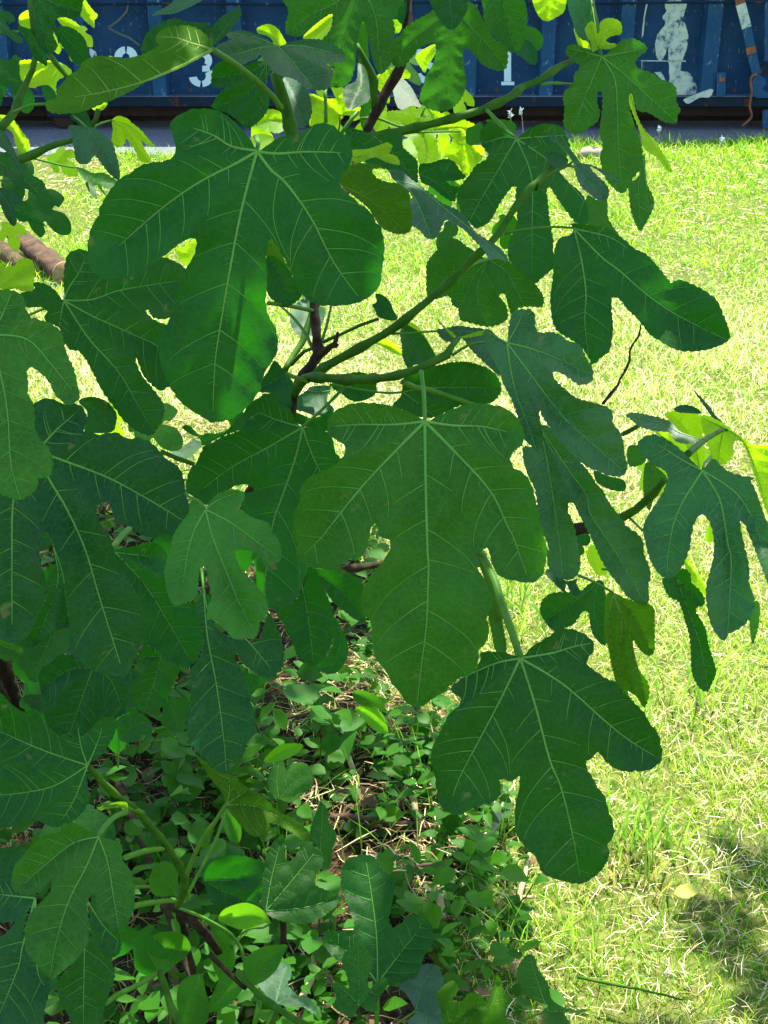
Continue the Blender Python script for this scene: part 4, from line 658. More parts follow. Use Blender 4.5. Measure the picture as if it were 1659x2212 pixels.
# lower left shoot
branch("J 475,265 530,330 600,400 680,465 740,510 800,580 860,650 905,700 940,760 980,830 995,880 990,950 960,1020", [1.12, 1.14, 1.16, 1.18, 1.2, 1.23, 1.26, 1.28, 1.3, 1.33, 1.36, 1.4, 1.45], .0034, .0050, 'stem', label='arching green shoot at the lower left')
branch("J 770,520 740,505 690,492 640,470 560,480", [1.21, 1.18, 1.15], .0036, .0020, 'petiole', False)
fig_leaf("J 690,500 685,465 640,460 600,470 580,455 560,480 525,490 540,505 580,500 630,490 660,495 680,520", ["J 690,495 620,480 540,495"], 1.16, 'lime', gy=-.5, fine=False)
branch("J 680,760 770,730 830,718 880,712", [1.1, 1.28], .0040, .0040, 'petiole', False)
branch("J 720,1025 780,1010 870,998 950,990", [1.1, 1.4], .0040, .0040, 'petiole', False)
branch("J 725,920 800,918", [1.2, 1.3], .0025, .0025, 'petiole', False)
branch("J 1220,500 1180,630 1120,760 1060,870 1000,990", [1.5, 1.5], .0030, .0030, 'petiole', False)
branch("J 880,1010 960,1040 1050,1110 1110,1170 1180,1270", [1.5, 1.52, 1.55, 1.6], .0065, .0055, 'wood', label='woody stem near the ground at the lower left')
branch("J 960,1040 990,1130 1010,1240", [1.55, 1.7], .0050, .0055, 'wood')
branch("J 575,1545 640,1500 700,1470 780,1430 845,1385", [1.3, 1.4, 1.5], .0042, .0042, 'petiole', False)
branch("J 860,1375 890,1450 920,1560 980,1680", [1.5, 1.5, 1.45], .0048, .0048, 'stem')
branch("J 1280,1370 1340,1440 1420,1520 1520,1590 1640,1660 1700,1700", [1.5, 1.5, 1.48, 1.45], .0042, .0048, 'stem')
branch("J 1130,1280 1250,1400 1330,1470", [1.5, 1.5], .004, .003, 'wood', False)
branch("J 1400,1540 1390,1600 1370,1680", [1.5, 1.5], .005, .005, 'petiole', False)
branch("J 1470,1590 1450,1640 1430,1690", [1.5, 1.5], .0035, .0035, 'petiole', False)
branch("J 960,1030 1060,1070 1160,1120 1250,1180 1300,1250 1320,1320", [1.5, 1.55, 1.6, 1.6], .003, .0035, 'petiole', False)
branch("J 1250,1235 1300,1190 1340,1150 K 60,1170 100,1130", [1.6, 1.7], .003, .002, 'petiole', False)
branch("K 275,1020 285,1120 285,1300", [1.9, 2.0], .0060, .0060, 'wood', False)
branch("H 540,430 600,425 680,412 760,402 850,385", [1.6, 1.62, 1.64], .0050, .0055, 'wood', label='short dark stick behind the central leaf')
branch("I 210,690 170,540 120,400 105,340 90,310", [1.28, 1.25, 1.22], .0050, .0046, 'petiole', False)
branch("G 600,320 650,250 700,200", [1.4, 1.45], .0050, .0050, 'petiole', False)
branch("D 870,1110 950,1145 1050,1180", [1.4, 1.4], .003, .003, 'stem', False)
branch("G 637,1490 640,1400 640,1240", [1.6, 1.6], .0018, .0018, 'petiole', False)
# trunks rising from the ground and limbs going on up above the picture
def limb(pts, r0, r1, mat='wood', label=None, name='branch'):
    return branch3(catmull(np.array(pts, float), .03), r0, r1, mat, False, label, name, 9)
f1 = np.array(W(*P("E 330,815")[0], 1.33)); f2 = np.array(W(*P("J 1010,1240")[0], 1.7)); f3 = np.array(W(*P("B 730,720")[0], 1.6))
def wp(px, py, d): return tuple(W(px, py, d))
gA = WG(120, 1660); gB = WG(250, 1780)
limb([(gA.x, gA.y, -.05), (gA.x, gA.y-.02, .15), wp(230, 1400, 1.9), wp(430, 1200, 1.6), wp(580, 1020, 1.42), f1-(0.01, -.02, .04), f1], .017, .0085, label='trunk leaning up to the woody fork', name='trunk')
limb([(gB.x, gB.y, -.05), (gB.x+.01, gB.y, .1), wp(410, 2100, 1.85), f2], .010, .005, name='trunk')
limb([wp(681, 659, 1.38), wp(690, 590, 1.45), wp(720, 480, 1.52), wp(760, 380, 1.57), f3], .0056, .0062)
limb([(gA.x-.1, gA.y+.15, -.05), wp(-40, 1400, 1.9), wp(-60, 1150, 1.7), wp(-60, 960, 1.5), wp(-10, 887, 1.38)], .014, .006, name='trunk')
limb([(gA.x-.12, gA.y+.2, -.05), wp(-30, 1300, 2.0), wp(-60, 1000, 1.95), wp(-80, 800, 1.8), wp(-120, 400, 1.7), wp(-160, -100, 1.7), wp(-200, -500, 1.8)], .018, .009, name='trunk')
tp = np.array(W(*P("B 960,-120")[0], 1.63))
limb([tp, tp+(.02, .0, .3), tp+(0, -.1, .7), tp+(-.08, -.2, 1.1)], .0078, .005)
limb([tp+(.01, 0, .15), tp+(-.15, -.15, .45), tp+(-.35, -.3, .7)], .006, .004)
limb([tp+(.01, 0, .2), tp+(.15, -.2, .5), tp+(.3, -.35, .8)], .006, .004)
# ------------------------------------------------------------------ ground
def ground_mat():
    m, t, out = mat_new('lawn_soil'); L = t.links; tc = N(t, 'ShaderNodeTexCoord')
    n = N(t, 'ShaderNodeTexNoise', i_Scale=45.0, i_Detail=8.0); L.new(tc.outputs['Object'], n.inputs['Vector'])
    n2 = N(t, 'ShaderNodeTexNoise', i_Scale=1.3, i_Detail=3.0); L.new(tc.outputs['Object'], n2.inputs['Vector'])
    r = ramp(t, [(.35, (.04, .055, .008)), (.65, (.13, .12, .04))]); L.new(n.outputs['Fac'], r.inputs[0])
    r2 = ramp(t, [(.35, (.03, .07, .005)), (.65, (.14, .17, .03))]); L.new(n.outputs['Fac'], r2.inputs[0])
    c = mixc(t, n2.outputs['Fac'], r.outputs[0], r2.outputs[0])
    b = N(t, 'ShaderNodeBsdfPrincipled'); b.inputs['Roughness'].default_value = .95; b.inputs['Specular IOR Level'].default_value = .1; L.new(c, b.inputs['Base Color'])
    bm = N(t, 'ShaderNodeBump', i_Strength=.8, i_Distance=.01); L.new(n.outputs['Fac'], bm.inputs['Height']); L.new(bm.outputs[0], b.inputs['Normal'])
    L.new(b.outputs[0], out.inputs[0]); return m
def asphalt_mat():
    m, t, out = mat_new('asphalt'); L = t.links; tc = N(t, 'ShaderNodeTexCoord')
    n = N(t, 'ShaderNodeTexVoronoi', i_Scale=85.0); L.new(tc.outputs['Object'], n.inputs['Vector'])
    n2 = N(t, 'ShaderNodeTexNoise', i_Scale=2.5, i_Detail=6.0); L.new(tc.outputs['Object'], n2.inputs['Vector'])
    r = ramp(t, [(.1, (.052, .064, .076)), (.9, (.17, .21, .25))]); L.new(n.outputs['Color'], r.inputs[0])
    c = mixc(t, n2.outputs['Fac'], r.outputs[0], (.10, .10, .105))
    b = N(t, 'ShaderNodeBsdfPrincipled'); b.inputs['Roughness'].default_value = .9; L.new(c, b.inputs['Base Color'])
    bm = N(t, 'ShaderNodeBump', i_Strength=.9, i_Distance=.008); L.new(n.outputs['Distance'], bm.inputs['Height']); L.new(bm.outputs[0], b.inputs['Normal'])
    L.new(b.outputs[0], out.inputs[0]); return m
def edge_y(x): return 9.95+np.clip(x, -4, 4)*.135+.06*np.sin(x*5)+.04*np.sin(x*13+1)
g = mesh('ground', [(-150, -60, 0), (150, -60, 0), (150, 200, 0), (-150, 200, 0)], [(0, 1, 2, 3)], ground_mat(), smooth=False); g['kind'] = 'structure'
xs = np.concatenate([[-60, -20], np.arange(-6, 6.01, .1), [20, 60]])
V = [(x, float(edge_y(x))-(.05 if abs(x) > 6 else 0), .004) for x in xs]+[(x, 40, .004) for x in xs]; n = len(xs)
a = mesh('road', V, [(i, i+1, n+i+1, n+i) for i in range(n-1)], asphalt_mat(), smooth=False); a['kind'] = 'structure'
rg = np.random.default_rng(5)
soil = simple('shade_dark_soil', (.008, .006, .004), .95, (.055, .038, .018), 60, .9, .01, spec=.05)  # bare soil, darkened further to deepen the shade under the fig
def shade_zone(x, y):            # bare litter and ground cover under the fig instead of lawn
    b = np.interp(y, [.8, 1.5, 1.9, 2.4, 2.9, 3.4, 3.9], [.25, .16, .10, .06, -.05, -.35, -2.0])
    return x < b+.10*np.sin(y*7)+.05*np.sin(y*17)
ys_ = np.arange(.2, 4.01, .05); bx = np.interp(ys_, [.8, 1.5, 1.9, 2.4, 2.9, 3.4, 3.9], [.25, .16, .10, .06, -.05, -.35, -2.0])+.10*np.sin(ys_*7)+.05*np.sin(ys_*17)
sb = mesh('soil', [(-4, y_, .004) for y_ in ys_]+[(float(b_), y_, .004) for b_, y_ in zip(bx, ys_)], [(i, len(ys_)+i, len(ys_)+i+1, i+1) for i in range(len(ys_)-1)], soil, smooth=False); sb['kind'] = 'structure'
def fan(n, y0, y1, k=.47, pad=.35):
    y = np.sqrt(rg.random(n)*((y1+.6)**2-(y0+.6)**2)+(y0+.6)**2)-.6
    hw = (y*.36+pad)
    x = (rg.random(n)*2-1)*hw
    return x, y
def blades(x, y, h, w, bend, col, colj, name, mat, nseg=3):
    n = len(x); az = rg.random(n)*6.283; laz = rg.random(n)*6.283
    wv = np.stack([np.cos(az), np.sin(az), np.zeros(n)], 1); lv = np.stack([np.cos(laz), np.sin(laz), np.zeros(n)], 1)
    base = np.stack([x, y, np.zeros(n)-.003], 1); rows = []
    for s in range(nseg+1):
        t = s/nseg; c = base+lv*(bend*h*t**1.8)[:, None]; c[:, 2] += h*(t-.35*bend*t*t)
        ww = w*(1-.92*t**1.6)
        rows.append(c-wv*(ww/2)[:, None]); rows.append(c+wv*(ww/2)[:, None])
    V = np.stack(rows, 1)                       # n, 2(nseg+1), 3
    k = 2*(nseg+1); b = (np.arange(n)*k)[:, None]
    F = np.concatenate([b+np.array([[2*s, 2*s+1, 2*s+3, 2*s+2]]) for s in range(nseg)], 0)
    cc = col*(1+colj*(rg.random((n, 1))-.5)); cc = np.repeat(cc[:, None, :], k, 1)
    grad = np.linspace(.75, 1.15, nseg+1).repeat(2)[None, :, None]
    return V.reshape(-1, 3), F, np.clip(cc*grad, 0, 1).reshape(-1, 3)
def pick(cols, p, n): cols = np.array(cols); return cols[rg.choice(len(cols), n, p=p)]
GREENS = [(.07, .26, .006), (.17, .38, .008), (.30, .48, .015), (.48, .52, .10), (.66, .62, .34)]
def lawn(n, y0, y1, h0, h1, w0, w1, pg, pad=.35):
    x, y = fan(n, y0, y1, pad=pad); ok = (y < edge_y(x)-.0)
    z = shade_zone(x, y); ok &= ~(z & (rg.random(n) > .14))
    # thin and long patches
    f = .5+.5*np.sin(x*3.1+1)*np.sin(y*2.3)+.25*np.sin(x*9+y*7); ok &= rg.random(n) < .5+.5*f
    x, y, f = x[ok], y[ok], f[ok]; m = len(x); h = (h0+(h1-h0)*rg.random(m)**2)*(.8+.4*f); h *= np.where(y > 9.3, 1.5, 1)
    cc = pick(GREENS, pg, m); k = np.clip(1-np.abs(y-4.2)/2.2, 0, 1)*(.75+.35*np.sin(x*2.1+y*3.3)); mk = (rg.random(m) < k*.85)[:, None]
    cc = np.where(mk, np.array([[.86, .84, .50]])*(.8+.3*rg.random((m, 1))), cc)  # pale middle band: blown-out sunlight put into the blade colour
    return blades(x, y, h, w0+(w1-w0)*rg.random(m), .3+.7*rg.random(m), cc, .5, '', None)
parts = [lawn(125000, 1.1, 3.4, .012, .075, .0011, .0026, [.22, .26, .22, .15, .15]), lawn(75000, 3.4, 6, .02, .075, .0022, .0042, [.26, .32, .25, .09, .08]), lawn(95000, 6, 10.6, .025, .08, .0035, .0065, [.24, .38, .27, .07, .04], .6)]
off = 0; VV = []; FF = []; CCo = []
for v, f, c in parts: VV.append(v); FF.append(f+off); CCo.append(c); off += len(v)
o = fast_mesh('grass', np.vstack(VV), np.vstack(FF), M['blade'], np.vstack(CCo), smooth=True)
tag(o, 'sunlit lawn grass, yellow-green blades mixed with dry ones, middle band paled for glaring sun', 'grass', kind='stuff')
# dry straw lying flat
def straw(n, y0, y1, L0, L1, w0, w1, cols, p, zmax, cond=None, pad=.35):
    x, y = fan(n, y0, y1, pad=pad); ok = y < edge_y(x)-.05
    if cond is not None: ok &= cond(x, y)
    x, y = x[ok], y[ok]; m = len(x); az = rg.random(m)*6.283; L = L0+(L1-L0)*rg.random(m)**1.5; w = w0+(w1-w0)*rg.random(m)
    z = .004+zmax*rg.random(m)**1.5; el = (rg.random(m)-.5)*.5
    d = np.stack([np.cos(az)*np.cos(el), np.sin(az)*np.cos(el), np.sin(el)], 1); s = np.stack([-np.sin(az), np.cos(az), (rg.random(m)-.5)*.8], 1)
    c = np.stack([x, y, z], 1); bd = np.stack([np.zeros(m), np.zeros(m), L*.12*(rg.random(m)-.2)], 1); cv = s*(L*.25*(rg.random(m)-.5))[:, None]
    rows = []
    for t in (-.5, 0, .5):
        q = c+d*(L*t)[:, None]+(bd+cv)*(1-4*t*t); ww = (w*(1 if t == 0 else .55)/2)[:, None]; rows += [q-s*ww, q+s*ww]
    V = np.stack(rows, 1); V[:, :, 2] = np.maximum(V[:, :, 2], .002); b = (np.arange(m)*6)[:, None]
    F = np.concatenate([b+np.array([[0, 1, 3, 2]]), b+np.array([[2, 3, 5, 4]])], 0)
    cc = pick(cols, p, m)*(1+.5*(rg.random((m, 1))-.5)); return V.reshape(-1, 3), F, np.clip(np.repeat(cc, 6, 0), 0, 1)
ST = [(.62, .53, .33), (.46, .36, .19), (.72, .66, .46), (.28, .19, .10)]
ST_SHADE = [(.17, .12, .055), (.065, .04, .02), (.42, .33, .17), (.02, .012, .008)]  # straw colours darkened to carry the shade under the fig
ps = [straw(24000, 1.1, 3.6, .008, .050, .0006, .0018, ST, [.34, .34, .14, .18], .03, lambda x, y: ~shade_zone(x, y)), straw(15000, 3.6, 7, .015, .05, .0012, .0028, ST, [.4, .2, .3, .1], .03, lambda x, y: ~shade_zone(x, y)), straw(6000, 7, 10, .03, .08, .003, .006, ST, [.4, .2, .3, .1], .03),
      straw(17000, 1.1, 3.9, .02, .10, .0012, .0038, ST_SHADE, [.28, .30, .20, .22], .03, shade_zone)]
off = 0; VV = []; FF = []; CCo = []
for v, f, c in ps: VV.append(v); FF.append(f+off); CCo.append(c); off += len(v)
o = fast_mesh('dry_grass', np.vstack(VV), np.vstack(FF), M['straw'], np.vstack(CCo)); tag(o, 'dry straw and dead stems strewn over the lawn and under the fig tree', 'straw', kind='stuff')
# brown litter leaves in the shade
# ------------------------------------------------------------------ the blue roll-off dumpster
def painted(name, base, dk, scuff=(.16, .24, .28), rust=(.10, .035, .015), ru=.615, sc=.585):
    m, t, out = mat_new(name); L = t.links; tc = N(t, 'ShaderNodeTexCoord')
    n = N(t, 'ShaderNodeTexNoise', i_Scale=2.6, i_Detail=8.0); L.new(tc.outputs['Object'], n.inputs['Vector'])
    r = ramp(t, [(.3, dk), (.7, base)]); L.new(n.outputs['Fac'], r.inputs[0])
    mp = N(t, 'ShaderNodeMapping'); mp.inputs['Scale'].default_value = (11, 11, 5); L.new(tc.outputs['Object'], mp.inputs['Vector'])
    s = N(t, 'ShaderNodeTexNoise', i_Scale=3.2, i_Detail=9.0, i_Roughness=.75); L.new(mp.outputs[0], s.inputs['Vector'])
    sr = N(t, 'ShaderNodeMapRange', n_1=sc, n_2=sc+.035, n_3=0.0, n_4=.85); L.new(s.outputs['Fac'], sr.inputs[0])
    c = mixc(t, sr.outputs[0], r.outputs[0], scuff)
    q = N(t, 'ShaderNodeTexNoise', i_Scale=7.0, i_Detail=8.0, i_Roughness=.7); L.new(tc.outputs['Object'], q.inputs['Vector'])
    qr = N(t, 'ShaderNodeMapRange', n_1=ru, n_2=ru+.06, n_3=0.0, n_4=.9); L.new(q.outputs['Fac'], qr.inputs[0])
    c = mixc(t, qr.outputs[0], c, rust)
    b = N(t, 'ShaderNodeBsdfPrincipled'); b.inputs['Roughness'].default_value = .6; b.inputs['Specular IOR Level'].default_value = .12; L.new(c, b.inputs['Base Color'])
    bm = N(t, 'ShaderNodeBump', i_Strength=.25, i_Distance=.01); L.new(n.outputs['Fac'], bm.inputs['Height']); L.new(bm.outputs[0], b.inputs['Normal'])
    L.new(b.outputs[0], out.inputs[0]); return m
MB_ = painted('blue_paint', (.008, .046, .100), (.003, .022, .060), ru=.63, sc=.60); MR_ = painted('lighter_blue', (.016, .075, .150), (.008, .045, .10), sc=.595)  # second blue is a lightened copy so the ribs stand out
MD_ = painted('dark_rail_paint', (.008, .022, .038), (.004, .010, .018), sc=.64, ru=.6); MU_ = simple('rusty_steel', (.010, .006, .004), .8, (.035, .016, .008), 9)
MW_ = simple('white_paint', (.42, .60, .62), .6, (.55, .66, .64), 12, .1); MRU_ = simple('rust', (.10, .04, .02), .85, (.26, .10, .035), 14)
YC = 10.95; TOP = 1.75
DU = empty('dumpster', (0, YC, 0), 'weathered blue steel roll-off dumpster with white stencilled digits', 'dumpster')
def dp(mb, name, mat, label=None, parent=None, loc=None, smooth=False):
    o = mb.build(name, mat, parent or DU, loc, smooth)
    if label: o['label'] = label
    return o
zr = .27; X0, X1 = -4.6, 4.6
ribs = [-1.18+.62*k for k in range(-6, 6)]; ribs = [x for x in ribs if x < 2.3]+[2.60, 3.30, 3.95]
edges = [X0]+ribs+[X1]
for a_, b_ in zip(edges[:-1], edges[1:]):
    mb = MB(); mb.box((a_+.004, YC, zr+.002), (b_-.004, YC+.012, TOP)); dp(mb, 'side_panel', MB_, loc=(a_, YC, zr))
for x in ribs:
    hw = .068 if x < 2.3 else .075; mb = MB()
    V = [(x-hw, YC-.001), (x-hw*.78, YC-.075), (x+hw*.78, YC-.075), (x+hw, YC-.001)]
    mb.add([(a, b, zr+.003) for a, b in V]+[(a, b, TOP-.01) for a, b in V], [(0, 1, 5, 4), (1, 2, 6, 5), (2, 3, 7, 6), (0, 3, 2, 1), (4, 5, 6, 7)])
    dp(mb, 'rib', MR_, loc=(x, YC, zr))
mb = MB(); mb.box((X0, YC-.085, .185), (X1, YC+.03, zr), .008); dp(mb, 'bottom_rail', MD_, loc=(0, YC, .2))
mb = MB(); mb.box((X0, YC-.095, zr-.004), (X1, YC-.0865, zr+.006)); dp(mb, 'rail_lip', painted('worn_edge', (.10, .15, .20), (.04, .06, .09)), loc=(0, YC, zr))
mb = MB(); mb.box((X0, YC+.10, .095), (X1, YC+.2, .183)); mb.box((X0, YC+.42, .012), (X1, YC+.5, .18)); dp(mb, 'under_beam_shade_board', MU_, loc=(0, YC, .1))  # front beam real; rear one added to darken the gap beneath
mb = MB(); mb.tube([(x, YC-.086, float(WY(829, 6 if x > 0 else 9, YC-.09).z)+.004*math.sin(x*3)) for x in np.linspace(X0, X1, 60)], .010, 6); dp(mb, 'side_rod', MD_, loc=(0, YC, 1), smooth=True)
mb = MB(); mb.box((X0, YC-.10, TOP-.12), (X1, YC+.05, TOP+.02), .01); dp(mb, 'top_rail', MR_, loc=(0, YC, TOP))
mb = MB(); mb.box((X0, YC+.02, zr), (X0+.03, YC+2.3, TOP)); mb.box((X1-.03, YC+.02, zr), (X1, YC+2.3, TOP)); mb.box((X0, YC+2.3, .2), (X1, YC+2.34, TOP)); mb.box((X0+.03, YC+.03, .184), (X1-.03, YC+2.3, .24)); dp(mb, 'rear_shell', MB_, loc=(0, YC+1, .2))
for x in (-2.63, 3.35):
    mb = MB(); mb.box((x-.11, YC-.02, .10), (x+.13, YC+.06, .184), .004)
    br = dp(mb, 'wheel_bracket', MD_, loc=(x, YC, .14))
    for sx in (-.03, .03):
        mb = MB(); mb.tube([(x+sx, YC-.034, .145), (x+sx, YC-.021, .145)], .012, 8); mesh('bolt', mb.V, mb.F, MU_, br, (x+sx, YC-.03, .145), False)
    mb = MB(); mb.tube([(x+.02, YC, .093), (x+.02, YC+.01, .093), (x+.02, YC+.12, .093), (x+.02, YC+.13, .093)], [.075, .092, .092, .075], 20, up=(0, 0, 1)); dp(mb, 'wheel', MU_, loc=(x, YC, .1), smooth=False)
# stencilled digits (flat paint on the panels)
def strokes(polys, name, label=None, y=YC-.003, mat=None):
    mb = MB()
    for q in polys:
        V = [tuple(WY(px, py, y)) for px, py in q]; n = len(V); mb.add(V+[(v[0], v[1]+.002, v[2]) for v in V], [tuple(range(n)), tuple(range(2*n-1, n-1, -1))]+[(i, n+i, n+(i+1) % n, (i+1) % n) for i in range(n)])
    o = dp(mb, name, mat or MW_, label, loc=tuple(WY(*polys[0][0], y)))
    return o
def arc(cx, cy, r0x, r0y, r1x, r1y, a0, a1, n=12):
    o = [(cx+r0x*math.cos(R(a0+(a1-a0)*i/n)), cy-r0y*math.sin(R(a0+(a1-a0)*i/n))) for i in range(n+1)]
    return o+[(cx+r1x*math.cos(R(a1-(a1-a0)*i/n)), cy-r1y*math.sin(R(a1-(a1-a0)*i/n))) for i in range(n+1)]
def digit3(cx, ty, s=1.0):
    w = 27*s; r = 21*s; u = ty+r; l = ty+78*s-24*s
    return [arc(cx, u, w*.86, r, w*.30, r*.42, 172, 97), arc(cx, u, w*.86, r, w*.30, r*.42, 83, -38, 14), arc(cx, l, w, 24*s, w*.36, 11*s, 188, 263), arc(cx, l, w, 24*s, w*.36, 11*s, 277, 392, 16),
            [(cx+2*s, u+r*.55), (cx+w*.62, u+r*.45), (cx+w*.70, l-10*s), (cx+2*s, l-9*s)]]
strokes(digit3(435, 110), 'digit_three', 'white stencilled figure 3')
strokes([arc(272, 124, 25, 24, 8, 9, 178, 97), arc(272, 124, 25, 24, 8, 9, 83, -25, 14), [(290, 142), (296, 134), (278, 158), (252, 174), (248, 188), (244, 188), (246, 172), (262, 156)], [(244, 176), (296, 176), (296, 188), (244, 188)]], 'digit_two', 'white stencilled figure 2, half hidden by leaves')
strokes([[(1089, 108), (1104, 108), (1104, 176), (1089, 176)], [(1083, 176.5), (1111, 176.5), (1111, 184), (1083, 184)], [(1080, 116), (1088.5, 108), (1088.5, 118), (1080, 124)]], 'digit_one', 'white stencilled figure 1')
strokes([arc(920, 156, 26, 24, 10, 9, 190, 262), arc(920, 156, 26, 24, 10, 9, 278, 440, 16), [(898, 106), (942, 106), (942, 117), (909, 117), (908, 134), (897, 138)]], 'digit_five', 'white stencilled figure mostly behind the leaves')
strokes([arc(190, 126, 20, 22, 7, 9, 80, -60, 14), [(206, 110), (212, 128), (208, 140), (196, 140), (200, 124)]], 'digit_edge', 'white curved paint mark behind the leaves')
# spilled pale paint on one panel
def Cq(s): return [tuple(p) for p in P('C '+s)]
def spill_mat():
    m, t, out = mat_new('spilled_paint'); L = t.links; tc = N(t, 'ShaderNodeTexCoord')
    n = N(t, 'ShaderNodeTexNoise', i_Scale=9.0, i_Detail=9.0, i_Roughness=.7); L.new(tc.outputs['Object'], n.inputs['Vector'])
    r = ramp(t, [(.40, (.006, .045, .09)), (.44, (.20, .28, .26)), (.50, (.36, .44, .34)), (.75, (.52, .56, .44))]); L.new(n.outputs['Fac'], r.inputs[0])
    b = N(t, 'ShaderNodeBsdfPrincipled'); b.inputs['Roughness'].default_value = .7; L.new(r.outputs[0], b.inputs['Base Color']); L.new(b.outputs[0], out.inputs[0]); return m
MS_ = spill_mat()
def ragged(q, a, seed=3):
    r_ = random.Random(seed); return [(x+r_.uniform(-a, a), y+r_.uniform(-a, a)) for x, y in q]
strokes([ragged(catmull(Cq("1110,8 1215,8 1208,60 1200,100 1180,130 1175,150 1200,112 1228,190 1220,260 1195,330 1188,380 1230,390 1262,440 1283,490 1268,522 1200,524 1130,520 1122,470 1128,420 1122,330 1118,260 1100,300 1080,330 1062,318 1050,260 1058,200 1080,160 1105,130 1090,90 1108,60"), 2.2, True), 1.1)], 'paint_spill', 'large pale paint spill on the panel', mat=MS_)
strokes([Cq("1002,10 1012,10 995,90 985,200 975,205 988,90")[:6]], 'paint_run', 'narrow pale paint run', mat=MS_)
strokes([Cq("1045,390 1080,388 1095,410 1105,435 1085,430"), Cq("960,325 1215,327 1215,333 960,331"), Cq("975,333 982,333 980,370 975,366")], 'paint_run', 'short pale paint marks beside the spill', mat=MS_)
YG = simple('faded_chalk', (.05, .075, .06), .8, (.09, .11, .07), 20)
def chalk(s, w):
    p = P(s); mb = []
    for a_, b_ in zip(p[:-1], p[1:]):
        d_ = b_-a_; nn = np.array([-d_[1], d_[0]])/np.linalg.norm(d_)*w; mb.append([tuple(a_+nn), tuple(a_-nn), tuple(b_-nn), tuple(b_+nn)])
    return mb
strokes(chalk("A 695,10 685,60 640,110 585,150 640,180 700,205 755,245", 2.2), 'chalk_mark', 'faded chalk scribble', mat=YG)
# paint flaked on the rail
strokes([list(catmull(Cq("1215,530 1350,480 1360,500 1340,526 1290,528 1230,560 1205,545"), 4, True))], 'paint_flake', y=YC-.098, mat=MS_)
# pinned straps and hook at the right end
def bar(s, w, y, name, mat, label=None, th=.014):
    p = P(s); pts = [tuple(WY(px, py, y)) for px, py in p]; mb = MB()
    for i, (a_, b_) in enumerate(zip(pts[:-1], pts[1:])):
        a_ = Vector(a_); b_ = Vector(b_); d_ = (b_-a_).normalized(); s_ = d_.cross(Vector((0, 1, 0)))*w/2; q = Vector((0, th, 0))
        mb.add([a_-s_, a_+s_, b_+s_, b_-s_, a_-s_+q, a_+s_+q, b_+s_+q, b_-s_+q], [(0, 1, 2, 3), (7, 6, 5, 4), (0, 4, 5, 1), (1, 5, 6, 2), (2, 6, 7, 3), (3, 7, 4, 0)])
    return dp(mb, name, mat, label, loc=pts[0])
bar("C 1500,-60 1512,20", .075, YC-.13, 'lashing_bar', MRU_); bar("C 1512,22 1545,150", .075, YC-.13, 'lashing_bar', MS_, 'pale painted part of the slanting bar'); bar("C 1545,152 1565,250", .072, YC-.13, 'lashing_bar', MR_)
bar("C 1565,252 1573,290", .075, YC-.13, 'lashing_bar', MRU_, 'rusty part of the slanting bar'); bar("C 1573,292 1600,405", .072, YC-.13, 'lashing_bar', MR_)
bar("C 1408,392 1404,520", .072, YC-.11, 'pin_bracket', MR_)
bar("C 1412,418 1410,440", .045, YC-.118, 'rust_spot', MRU_)
hk = list(catmull(Cq("1590,408 1620,408 1650,440 1640,465 1628,480 1660,500 1690,520 1640,528 1590,524 1572,480"), 4, True))
strokes([hk], 'hook_plate', 'blue hook plate with a notch', y=YC-.14, mat=MR_)
mb = MB(); mb.tube([tuple(WY(*p, YC-.15)) for p in catmull(P("C 1600,400 1575,410 1565,440 1570,500 1560,570 1570,620 1560,645 1520,680"), 3)], .011, 6); dp(mb, 'hanging_chain', MRU_, 'rusty wire hanging below the rail', loc=tuple(WY(*P("C 1560,570")[0], YC-.15)), smooth=True)
bar("C 1640,310 1700,310", .05, YC-.12, 'latch_bar', MR_); bar("C 1655,10 1650,300", .03, YC-.10, 'latch_rod', MR_); bar("C 1640,350 1650,400", .10, YC-.10, 'latch_block', MD_)
bar("C 1660,590 1660,690", .09, YC-.05, 'wheel_guard', MR_)
# ------------------------------------------------------------------ low plants under the tree
VL = []
def vine_leaf_mesh(seed, elong, mat):
    r_ = random.Random(seed); n = 9; V = []; F = []
    for i in range(n+1):
        t = i/n; wd = math.sin(math.pi*min(1, t*1.02))**.75*(1-.25*t)*.5*elong*(1+.04*math.sin(i*2.1+seed)); z = -.22*t*t+.04*math.sin(t*7+seed)
        for j, s in enumerate((-1, -.5, 0, .5, 1)): V.append((t, s*wd, z+.16*abs(s)*wd*2-.04*abs(s)**2+.008*math.sin(i*1.7+j)))
    for i in range(n):
        for j in range(4): a = i*5+j; F.append((a, a+1, a+6, a+5))
    me = bpy.data.meshes.new('vine_leaf'); me.from_pydata(V, [], F); me.polygons.foreach_set('use_smooth', [True]*len(F)); me.materials.append(mat); return me
VL = [vine_leaf_mesh(i, e, m) for i, (e, m) in enumerate([(.80, M['vine_leaf']), (1.0, M['vine_leaf']), (.58, M['vine_leaf']), (.75, M['vine_dark']), (1.0, M['vine_dark'])])]
def vine_leaf(parent, pos, az, el, L, roll, k, label=None):
    o = bpy.data.objects.new('leaf', VL[k]); C.objects.link(o); o.parent = parent
    o.location = Vector(pos)-worldloc(parent); o.rotation_euler = (roll, -el, az); o.scale = (L, L, L)
    if label: o['label'] = label
    return o
rp = random.Random(23)
PL = 'leafy vine sprigs under the fig tree'
